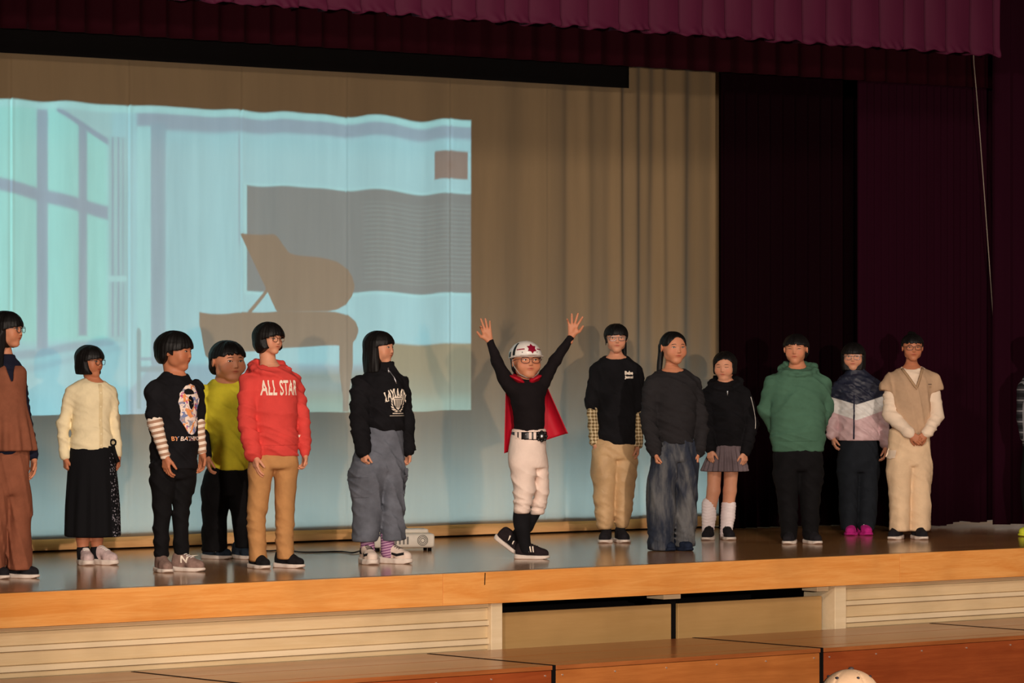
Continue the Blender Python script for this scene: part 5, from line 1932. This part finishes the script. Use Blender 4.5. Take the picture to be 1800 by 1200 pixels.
NAVYSH = cloth('shoe_navy', srgb(30, 38, 56), .15, 300, .1)
k.shoe(1170, 0, 20, .22, NAVYSH, NAVYSH, kind='slip', d=.06)
k.shoe(1199, 0, 28, .22, NAVYSH, NAVYSH, kind='slip', d=.03)
k.body()

# ---- 10: small girl in a black hoodie and pleated skirt, second row
k = Kid(1262, 948, 'small girl looking down in a black zip hoodie, grey pleated skirt and white slouch socks', 10, 0)
tor = k.torso([(668, 1256, 1296, .045), (674, 1248, 1303, .07), (686, 1240, 1310, .095), (720, 1243, 1313, .112), (755, 1246, 1312, .115), (784, 1250, 1310, .11)])
s = S(); s.add(tor, 0)
k.arm(s, [(1246, 694, .0), (1243, 745, .03), (1248, 788, .09)], [.056, .050, .040])
k.arm(s, [(1308, 694, 0), (1321, 745, .02), (1310, 792, .08)], [.056, .050, .040])
hood(s, k, k.v(1275, 676, 0), .085, back=.10, up=.014, r=.030, a=-8)
neckline(s, k, 662, .050, .050, .045, 1275, 0, -8)
s.disp += [folds(101, .005, 20, 30), folds(102, .003, 40, 60)]
k.piece('zip_hoodie', s, BLK_KNIT)
zp, _ = march(s, [k.v(1277.5, 686 + j * 3, .4) for j in range(4)], V3(0, 1, 0), .6)
MB().tube([Vector(p) + Vector((0, -.004, 0)) for p in zp], [.006, .007, .004, .003], 6).build('zip_pull', METAL, k.root, True)
pip, _ = march(s, [k.v(1319 + 8 * math.sin(j / 9 * 1.9), 697 + j * 6.2, .4) for j in range(10)], V3(0, 1, 0), .6)
MB().tube([Vector(p) + Vector((0, -.003, 0)) for p in pip], .0028, 5).build('sleeve_piping', LACE_W, k.root, True)
sk = S()
sk.add(loft([k.sec(776, 1252, 1306, .10), k.sec(790, 1249, 1308, .112), k.sec(810, 1240, 1311, .135), k.sec(828, 1232, 1315, .15)], .006), 0)
sk.disp.append(lambda P: (.011 * np.clip(((k.by - 780) / k.sc - P[:, 2]) / .1, 0, 1) * (np.abs(((np.arctan2(P[:, 0] - .045, -P[:, 1]) * 3.6) % 1.0) - .5) * 4 - 1)).astype(f32))
GREYS = cloth('grey_wool_pleats', srgb(112, 98, 102), .10, 400, .08)
k.piece('pleated_skirt', sk, GREYS, .006)
k.fine += [cap(k.v(1256, 815, .01), k.v(1254, 862, .02), .052, .045), cap(k.v(1254, 862, .02), k.v(1247, 900, .01), .046, .040), cap(k.v(1247, 900, .01), k.v(1244, 935, .01), .038, .03),
           cap(k.v(1286, 815, -.01), k.v(1283, 862, .0), .052, .045), cap(k.v(1283, 862, 0), k.v(1279, 900, -.01), .046, .040), cap(k.v(1279, 900, -.01), k.v(1277, 935, -.01), .038, .03)]
WSOCK = cloth('white_ribbed_sock', srgb(240, 226, 226), .05, 500, .25)
for a, b, dd in (((1246, 886), (1244, 938), .01), ((1281, 888), (1276, 938), -.01)):
    so = S(); so.chain([k.v(*a, dd), k.v((a[0] + b[0]) / 2 + 1, 908, dd), k.v(*b, dd)], [.051, .049, .041], .01)
    so.disp.append(lambda P: (.002 * np.sin(P[:, 2] * 300 + 2 * np.sin(P[:, 0] * 60))).astype(f32))
    k.piece('slouch_sock', so, WSOCK, .006)
k.hand(1247, 788, .10, (.0, -.15, -1), (.6, .8, 0), 1, .13, .5)
k.hand(1308, 793, .09, (-.04, -.15, -1), (-.6, .8, 0), -1, .13, .5)
SIDEP = dict(puff=.05, skirt=-.36, tuck=.88, zb=.30, arch=.42, part=.06, jag=.02, ys=-.20, ys_slope=.02, zcut=[(-.5, -.22), (-.1, -.28), (.4, -.32)])
k.head(1274, 619, 668, -16, pitch=8, d=0, neck=(1276, 684, -.01), hair=SIDEP, eyes=.1, w=1.0, cheek=1.08)
k.shoe(1244, 0, -12, .215, NB_K, SOLE_W, lace=LACE_K, d=.06)
k.shoe(1279, 0, 10, .215, NB_K, SOLE_W, lace=LACE_K, d=.04)
k.body(.009)

# ---- 11: child in a green hoodie, hands behind the back
k = Kid(1405, 955, 'child in a loose green hoodie with hands behind the back and black trousers', 11, 1)
GREEN = cloth('green_fleece', srgb(74, 110, 90), .08, 420, .25)
tor = k.torso([(642, 1384, 1420, .05), (650, 1372, 1434, .08), (664, 1358, 1446, .11), (690, 1353, 1450, .13), (730, 1354, 1451, .14), (765, 1354, 1451, .14), (780, 1355, 1450, .135), (794, 1357, 1448, .122)])
s = S(); s.add(tor, 0)
k.arm(s, [(1358, 676, -.01), (1349, 722, -.05), (1370, 765, -.15), (1392, 772, -.17)], [.066, .062, .046, .036])
k.arm(s, [(1444, 676, -.01), (1450, 722, -.05), (1436, 765, -.15), (1414, 772, -.17)], [.066, .062, .046, .036])
hood(s, k, k.v(1402, 652, 0), .100, back=.11, up=.010, r=.034, a=-6)
neckline(s, k, 640, .060, .055, .055, 1402, 0, -6)
s.disp += [folds(111, .006, 18, 20), folds(112, .003, 30, 50)]
k.piece('hoodie', s, GREEN)
k.print_on(s, poly_shape([(-.125, -.085), (-.135, -.06), (-.10, .085), (.10, .085), (.135, -.06), (.125, -.085)], .014), (1404, 752), -4, GREEN, 'pouch_pocket', lift=.007)
tr = S()
tr.add(loft([k.sec(780, 1364, 1441, .105), k.sec(805, 1358, 1447, .125), k.sec(828, 1360, 1446, .115)], .03), 0)
tr.add(k.leg_loft([(820, 1359, 1404, .10, .01), (870, 1365, 1403, .088, .01), (920, 1370, 1402, .075, .01), (948, 1374, 1401, .066, .01)]), .015)
tr.add(k.leg_loft([(820, 1402, 1447, .10, -.01), (870, 1405, 1443, .088, -.01), (920, 1409, 1440, .075, -.01), (948, 1412, 1439, .066, -.01)]), .015)
tr.disp += [folds(113, .004, 25, 35)]
k.piece('trousers', tr, BLK_PANTS)
k.hand(1394, 772, -.17, (1, 0, -.1), (0, 1, 0), 1, .14, .4)
k.hand(1412, 770, -.20, (-1, 0, -.1), (0, 1, 0), -1, .14, .4)
k.head(1399, 588, 640, -12, d=0, neck=(1402, 656, 0), neck_r=.046, hair=dict(BOY, puff=.05, zb=.16, jag=.05, arch=.1), eyes=.45, w=.99, cheek=1.02, jaw=.95)
k.shoe(1387, 0, -14, .22, NB_K, SOLE_W, lace=LACE_K, d=.05)
k.shoe(1428, 0, 20, .22, NB_K, SOLE_W, lace=LACE_K, d=.03)
k.body()

# ---- 12: girl in a navy, white and pink windbreaker, second row
k = Kid(1508, 940, 'girl with a blunt fringe and glasses in a navy, white and pink windbreaker', 12, 0)
def jacket_mat():
    m, nt, b = new_mat('colour_block_nylon', .5, .4)
    o = nt.obj()
    p = nt.xyz(o)
    ax = nt.math('ABSOLUTE', nt.math('SUBTRACT', p['X'], -.02))
    h1 = nt.math('MULTIPLY_ADD', ax, .30, .925)
    h1 = nt.math('MINIMUM', h1, 1.0)
    h2 = nt.math('MINIMUM', nt.math('MULTIPLY_ADD', ax, .34, .815), .878)
    c = nt.mix(nt.ramp(nt.math('SUBTRACT', p['Z'], h2), 0, 1, -.003, .003), srgb(208, 176, 178), srgb(224, 222, 218))
    c = nt.mix(nt.ramp(nt.math('SUBTRACT', p['Z'], h1), 0, 1, -.003, .003), c, srgb(30, 34, 52))
    nt.link(c, b.inputs['Base Color'])
    nt.link(nt.bump(nt.noise(o, 14, 3, .5, .2), .45, .02), b.inputs['Normal'])
    return m
tor = k.torso([(652, 1488, 1522, .05), (660, 1478, 1534, .075), (672, 1470, 1545, .10), (700, 1470, 1547, .115), (740, 1470, 1547, .122), (774, 1471, 1546, .12)])
s = S(); s.add(tor, 0)
k.arm(s, [(1474, 684, .0), (1466, 728, .0), (1462, 762, .02)], [.056, .052, .044])
k.arm(s, [(1542, 684, 0), (1551, 735, 0), (1556, 780, .02)], [.056, .050, .042])
s.add(loft([k.sec(646, 1488, 1520, .06), k.sec(656, 1485, 1524, .07)], .008), .015)
s.sub(ell(k.v(1503, 645), (.050, .048, .022)), .008)
s.disp += [folds(121, .006, 28, 40), folds(122, .004, 45, 70)]
k.piece('windbreaker', s, jacket_mat())
zl, _ = march(s, [k.v(1499 - .06 * j, 694 + 7 * j, .4) for j in range(12)], V3(0, 1, 0), .6)
MB().tube([Vector(p) + Vector((0, -.005, 0)) for p in zl], .006, 6).build('zip', plain('zip_navy', srgb(30, 32, 56), .5, .3), k.root, True)
NAVYP = cloth('dark_navy_trouser', srgb(28, 32, 38), .15, 300, .3)
tr = S()
tr.add(loft([k.sec(762, 1479, 1539, .10), k.sec(800, 1472, 1545, .115), k.sec(830, 1473, 1544, .11)], .03), 0)
tr.add(k.leg_loft([(810, 1472, 1510, .095, .01), (860, 1474, 1509, .09, .01), (910, 1475, 1507, .085, .01), (932, 1478, 1505, .075, .01)]), .012)
tr.add(k.leg_loft([(810, 1507, 1545, .095, -.01), (860, 1508, 1543, .09, -.01), (910, 1507, 1541, .085, -.01), (932, 1508, 1537, .075, -.01)]), .012)
tr.disp += [folds(123, .003, 28, 30)]
k.piece('trousers', tr, NAVYP)
k.hand(1463, 765, .02, (.15, 0, -1), (1, .2, 0), 1, .135, .35)
k.hand(1556, 782, .02, (0, 0, -1), (-1, .2, 0), -1, .135, .35)
k.head(1500, 604, 651, -8, d=0, neck=(1504, 662, -.01), hair=dict(BOB, puff=.07, skirt=-.55, tuck=.95, zb=.11, arch=0, jag=.012, ys=-.15, zcut=[(-.5, -.46), (0, -.52), (.4, -.55)]), glasses=(plain('glasses_silver', srgb(150, 150, 156), .25, .6, .8), .112, .088, -.01), w=1.0, cheek=1.1)
MAG = cloth('shoe_magenta', srgb(190, 40, 130), .12, 300, .1)
k.shoe(1495, 0, -8, .215, MAG, MAG, lace=LACE_W, d=.04)
k.shoe(1519, 0, 14, .215, MAG, MAG, lace=LACE_W, d=.03)
k.body()

# ---- 13: girl in a beige knitted vest, hands clasped
k = Kid(1598, 947, 'girl with glasses in a beige knitted vest over white sleeves and wide cream trousers', 13, 2)
VESTM = cloth('beige_knit', srgb(190, 158, 128), .08, 380, .25)
WHITES = cloth('cream_white_cotton', srgb(238, 216, 192), .05, 380, .25)
tor = k.torso([(642, 1584, 1622, .045), (648, 1577, 1630, .065), (660, 1566, 1642, .09), (690, 1566, 1641, .105), (730, 1568, 1638, .11), (764, 1570, 1636, .108)])
su = S(); su.add(loft(k.tsec, .02, -.010), 0)
k.arm(su, [(1566, 684, .0), (1564, 728, .05), (1592, 758, .14), (1597, 762, .145)], [.048, .056, .042, .032], .02, .015)
k.arm(su, [(1640, 684, 0), (1646, 730, .03), (1628, 758, .12), (1624, 762, .13)], [.046, .050, .040, .032], .02, .015)
neckline(su, k, 641, .066, .055, .036, 1602, 0, 0)
su.disp += [folds(131, .004, 20, 50)]
k.piece('white_top', su, WHITES)
sv = S()
sv.add(loft([k.sec(646, 1580, 1624, .062), k.sec(654, 1568, 1636, .085), k.sec(664, 1560, 1645, .105), k.sec(690, 1564, 1641, .118), k.sec(730, 1566, 1638, .124), k.sec(755, 1568, 1636, .122), k.sec(764, 1571, 1634, .112)], .012), 0)
sv.add(cap(k.v(1566, 668, 0), k.v(1561, 682, 0), .056, .064), .03)
sv.add(cap(k.v(1640, 668, 0), k.v(1644, 682, 0), .054, .060), .03)
sv.sub(ell(k.v(1553, 706, .01), (.075, .095, .085)), .008)
sv.sub(ell(k.v(1653, 706, .01), (.072, .095, .085)), .008)
vb = k.v(1608, 681, 0)
sv0 = S(); sv0.items = list(sv.items)
sv.sub(fn_prim(lambda P: np.maximum(np.abs(P[:, 0] - vb[0] + .17 * np.maximum(P[:, 2] - vb[2], 0)) - .51 * np.maximum(P[:, 2] - vb[2], -.03), P[:, 1] + .0)), .006)
sv.sub(ell(k.v(1602, 640), (.064, .062, .040)), .008)
sv.disp += [folds(132, .005, 26, 6)]
k.piece('knitted_vest', sv, VESTM)
RIBM = cloth('beige_rib', srgb(176, 144, 112), .08, 380, .25)
edge_pts = [(-.68 * dz, dz) for dz in np.linspace(.135, 0, 8)] + [(.34 * dz, dz) for dz in np.linspace(.02, .14, 7)]
vp, _ = march(sv0, [vb + V3(x, -.4, z - .006) for x, z in edge_pts], V3(0, 1, 0), .6)
MB().tube([Vector(p) + Vector((0, -.001, 0)) for p in vp], .010, 8).build('neck_rib', RIBM, k.root, True)
k.print_on(sv, poly_shape([(-.014, .010), (.014, .010), (.014, .006), (-.014, .006)], .01), (1629, 677), 10, BLK_KNIT, 'chest_mark')
k.print_on(sv, poly_shape([(-.009, .002), (.009, .002), (.009, -.016), (-.009, -.016)], .01), (1630, 678), 10, RIBM, 'chest_mark')
CREAMT = cloth('cream_trouser', srgb(226, 196, 160), .06, 300, .30)
tr = S()
tr.add(loft([k.sec(752, 1562, 1634, .112), k.sec(790, 1560, 1636, .118), k.sec(820, 1560, 1636, .11)], .03), 0)
tr.add(k.leg_loft([(800, 1560, 1602, .10, .02), (860, 1561, 1601, .10, .02), (933, 1563, 1599, .10, .02)]), .010)
tr.add(k.leg_loft([(800, 1594, 1637, .10, -.02), (860, 1595, 1637, .10, -.02), (933, 1596, 1636, .10, -.02)]), .010)
tr.disp += [folds(133, .003, 28, 8), folds(134, .002, 20, 40)]
k.piece('wide_trousers', tr, CREAMT)
k.print_on(tr, poly_shape([(-.06, .03), (.045, .03), (.045, -.022), (.0, -.030), (-.06, -.022)], .014), (1573, 798), -25, WHITES, 'pocket_flap', lift=.012)
MB().prism([(0, .045), (.03, .03), (.03, -.005), (-.022, -.018)], -.006, .006).build('pocket_corner', WHITES, k.root, loc=k.v(1561, 798, .03))
k.print_on(tr, text_shape('E', .02, .03, .02), (1634, 802), 55, BLK_KNIT, 'hip_mark')
k.hand(1596, 760, .15, (.75, -.1, -.65), (.2, 1, 0), -1, .14, .35)
k.hand(1625, 760, .135, (-.75, -.1, -.65), (-.2, 1, 0), 1, .14, .35)
k.head(1604, 588, 635, 2, d=0, neck=(1602, 652, 0), hair=dict(PONY, puff=.05, zb=.17, arch=.0, jag=.05, ys=-.10, extra=[ell((0, .25, .50), (.17, .17, .13))]), glasses=(plain('glasses_black', srgb(30, 26, 26), .3, .6), .125, .08), w=.97, eyes=.8)
k.shoe(1573, 0, -22, .22, NB_K, SOLE_W, lace=LACE_K, d=.05)
k.shoe(1615, 0, 14, .22, NB_K, SOLE_W, lace=LACE_K, d=.05)
k.body()

# ---- 14: child mostly outside the right edge
k = Kid(1832, 942, 'child in a dark checked shirt and lime shoes, cut off by the right edge', 14, 1)
tor = k.torso([(650, 1812, 1850, .045), (658, 1802, 1862, .07), (670, 1795, 1870, .095), (720, 1797, 1868, .11), (785, 1797, 1868, .11)])
s = S(); s.add(tor, 0)
k.arm(s, [(1800, 684, 0), (1797, 735, 0), (1801, 768, .02)], [.050, .042, .034])
k.arm(s, [(1864, 684, 0), (1873, 735, 0), (1870, 775, .02)], [.050, .042, .034])
neckline(s, k, 650, .055, .05, .03, 1831)
k.piece('checked_shirt', s, plaid('dark_check', srgb(52, 52, 56), srgb(18, 18, 20), srgb(130, 130, 134), .075))
tr = S()
tr.add(loft([k.sec(770, 1798, 1866, .10), k.sec(830, 1797, 1867, .105)], .03), 0)
tr.add(k.leg_loft([(810, 1798, 1830, .085), (930, 1802, 1828, .065)]), .012)
tr.add(k.leg_loft([(810, 1834, 1867, .085), (930, 1838, 1864, .065)]), .012)
k.piece('trousers', tr, BLK_PANTS)
k.hand(1801, 768, .02, (.05, 0, -1), (1, .2, 0), 1, .135, .35)
k.hand(1870, 775, .02, (0, 0, -1), (-1, .2, 0), -1, .135, .35)
k.head(1831, 590, 644, -25, d=0, neck=(1831, 660, 0), hair=dict(BOY))
LIME = cloth('shoe_lime_mesh', srgb(206, 214, 60), .1, 300, .1)
k.shoe(1811, 0, -55, .22, LIME, LIME, d=.04)
k.shoe(1852, 0, -30, .22, LIME, LIME, d=.03)
k.body()

# ---- audience: child in a spotted cap in front of the platforms
ZC = F / 530.0
XC_ = (1496 - 900) / F * ZC
base = Vector((CX + CS * XC_ + SN * ZC, CY - SN * XC_ + CS * ZC, -1.02))
k = Kid(1496, 0, 'audience member in a cream cap with dark eyelets at the bottom edge', 15, 1, group='audience')
k.sc = 530.0
k.by = HY + (HC + 1.02) * k.sc
k.root.location = base
k.root.rotation_euler = (0, 0, -YAW - math.radians(35))
zpx = lambda z: k.by - z * k.sc
def sec2(z, w, ry): return (zpx(z), 1496 - w * k.sc, 1496 + w * k.sc, ry)
tor = k.torso([sec2(1.02, .03, .04), sec2(.985, .10, .07), sec2(.95, .15, .09), sec2(.80, .15, .11), sec2(.55, .15, .11)])
s = S(); s.add(tor, 0)
def pz(x, z, d=0): return (1496 + x * k.sc, zpx(z), d)
k.arm(s, [pz(-.145, .93), pz(-.18, .74), pz(-.17, .55, .03)], [.052, .045, .036])
k.arm(s, [pz(.145, .93), pz(.18, .74), pz(.17, .55, .03)], [.052, .045, .036])
k.piece('sweatshirt', s, NAVY, .011)
tr = S()
tr.add(loft([k.sec(*sec2(.60, .13, .10)), k.sec(*sec2(.48, .14, .105))], .03), 0)
for sx in (-1, 1):
    tr.add(k.leg_loft([(zpx(.55), 1496 + (sx * .07 - .065) * k.sc, 1496 + (sx * .07 + .065) * k.sc, .08), (zpx(.05), 1496 + (sx * .07 - .05) * k.sc, 1496 + (sx * .07 + .05) * k.sc, .06)]), .012)
    k.hand(*pz(sx * .17, .55, .03), (0, 0, -1), (-sx, .2, 0), -sx, .135, .35)
    k.shoe(1496 + sx * .07 * k.sc, 0, 8 * sx, .21, NB_K, SOLE_W, d=.04)
k.piece('trousers', tr, BLK_PANTS, .011)
TOPZ = HC - (1175 - HY) * ZC / F + 1.02
k.head(1496, zpx(TOPZ - .022), zpx(TOPZ - .022) + .205 * k.sc, 180, d=0, neck=pz(0, .99), hair=dict(BOY))
CAPM = cloth('cream_cap_twill', srgb(206, 172, 138), .07, 400, .2)
cs = S()
ch = k.hc
cs.add(ell((ch[0], ch[1] - .012, ch[2] + .020), (.102, .122, .104)), 0)
cs.inter(fn_prim(lambda P: (ch[2] + .030) - P[:, 2]), .006)
cs.add(ell((ch[0], ch[1] + .125, ch[2] + .032), (.072, .075, .007)), .008)
cs.disp.append(lambda P: (-.0035 * np.exp(-(np.sin(np.arctan2(P[:, 0] - ch[0], P[:, 1] - ch[1]) * 3) / .10) ** 2)).astype(f32))
co = k.piece('cap', cs, CAPM, .005)
MB().ball((ch[0], ch[1], ch[2] + .125), .010, .010, .006, 12).build('cap_button', plain('cap_button', srgb(60, 52, 54), .6, .3), co, True)
EYELET = plain('cap_eyelet', srgb(40, 36, 44), .6, .3)
for j in range(6):
    an = math.radians(30 + 60 * j)
    for el in (50,):
        e_ = math.radians(el)
        p = Vector((ch[0] + .102 * math.cos(e_) * math.cos(an), ch[1] - .012 + .122 * math.cos(e_) * math.sin(an), ch[2] + .020 + .104 * math.sin(e_)))
        MB().ball(p, .0055, .0055, .005, 10).build('eyelet', EYELET, co, True)
k.body()
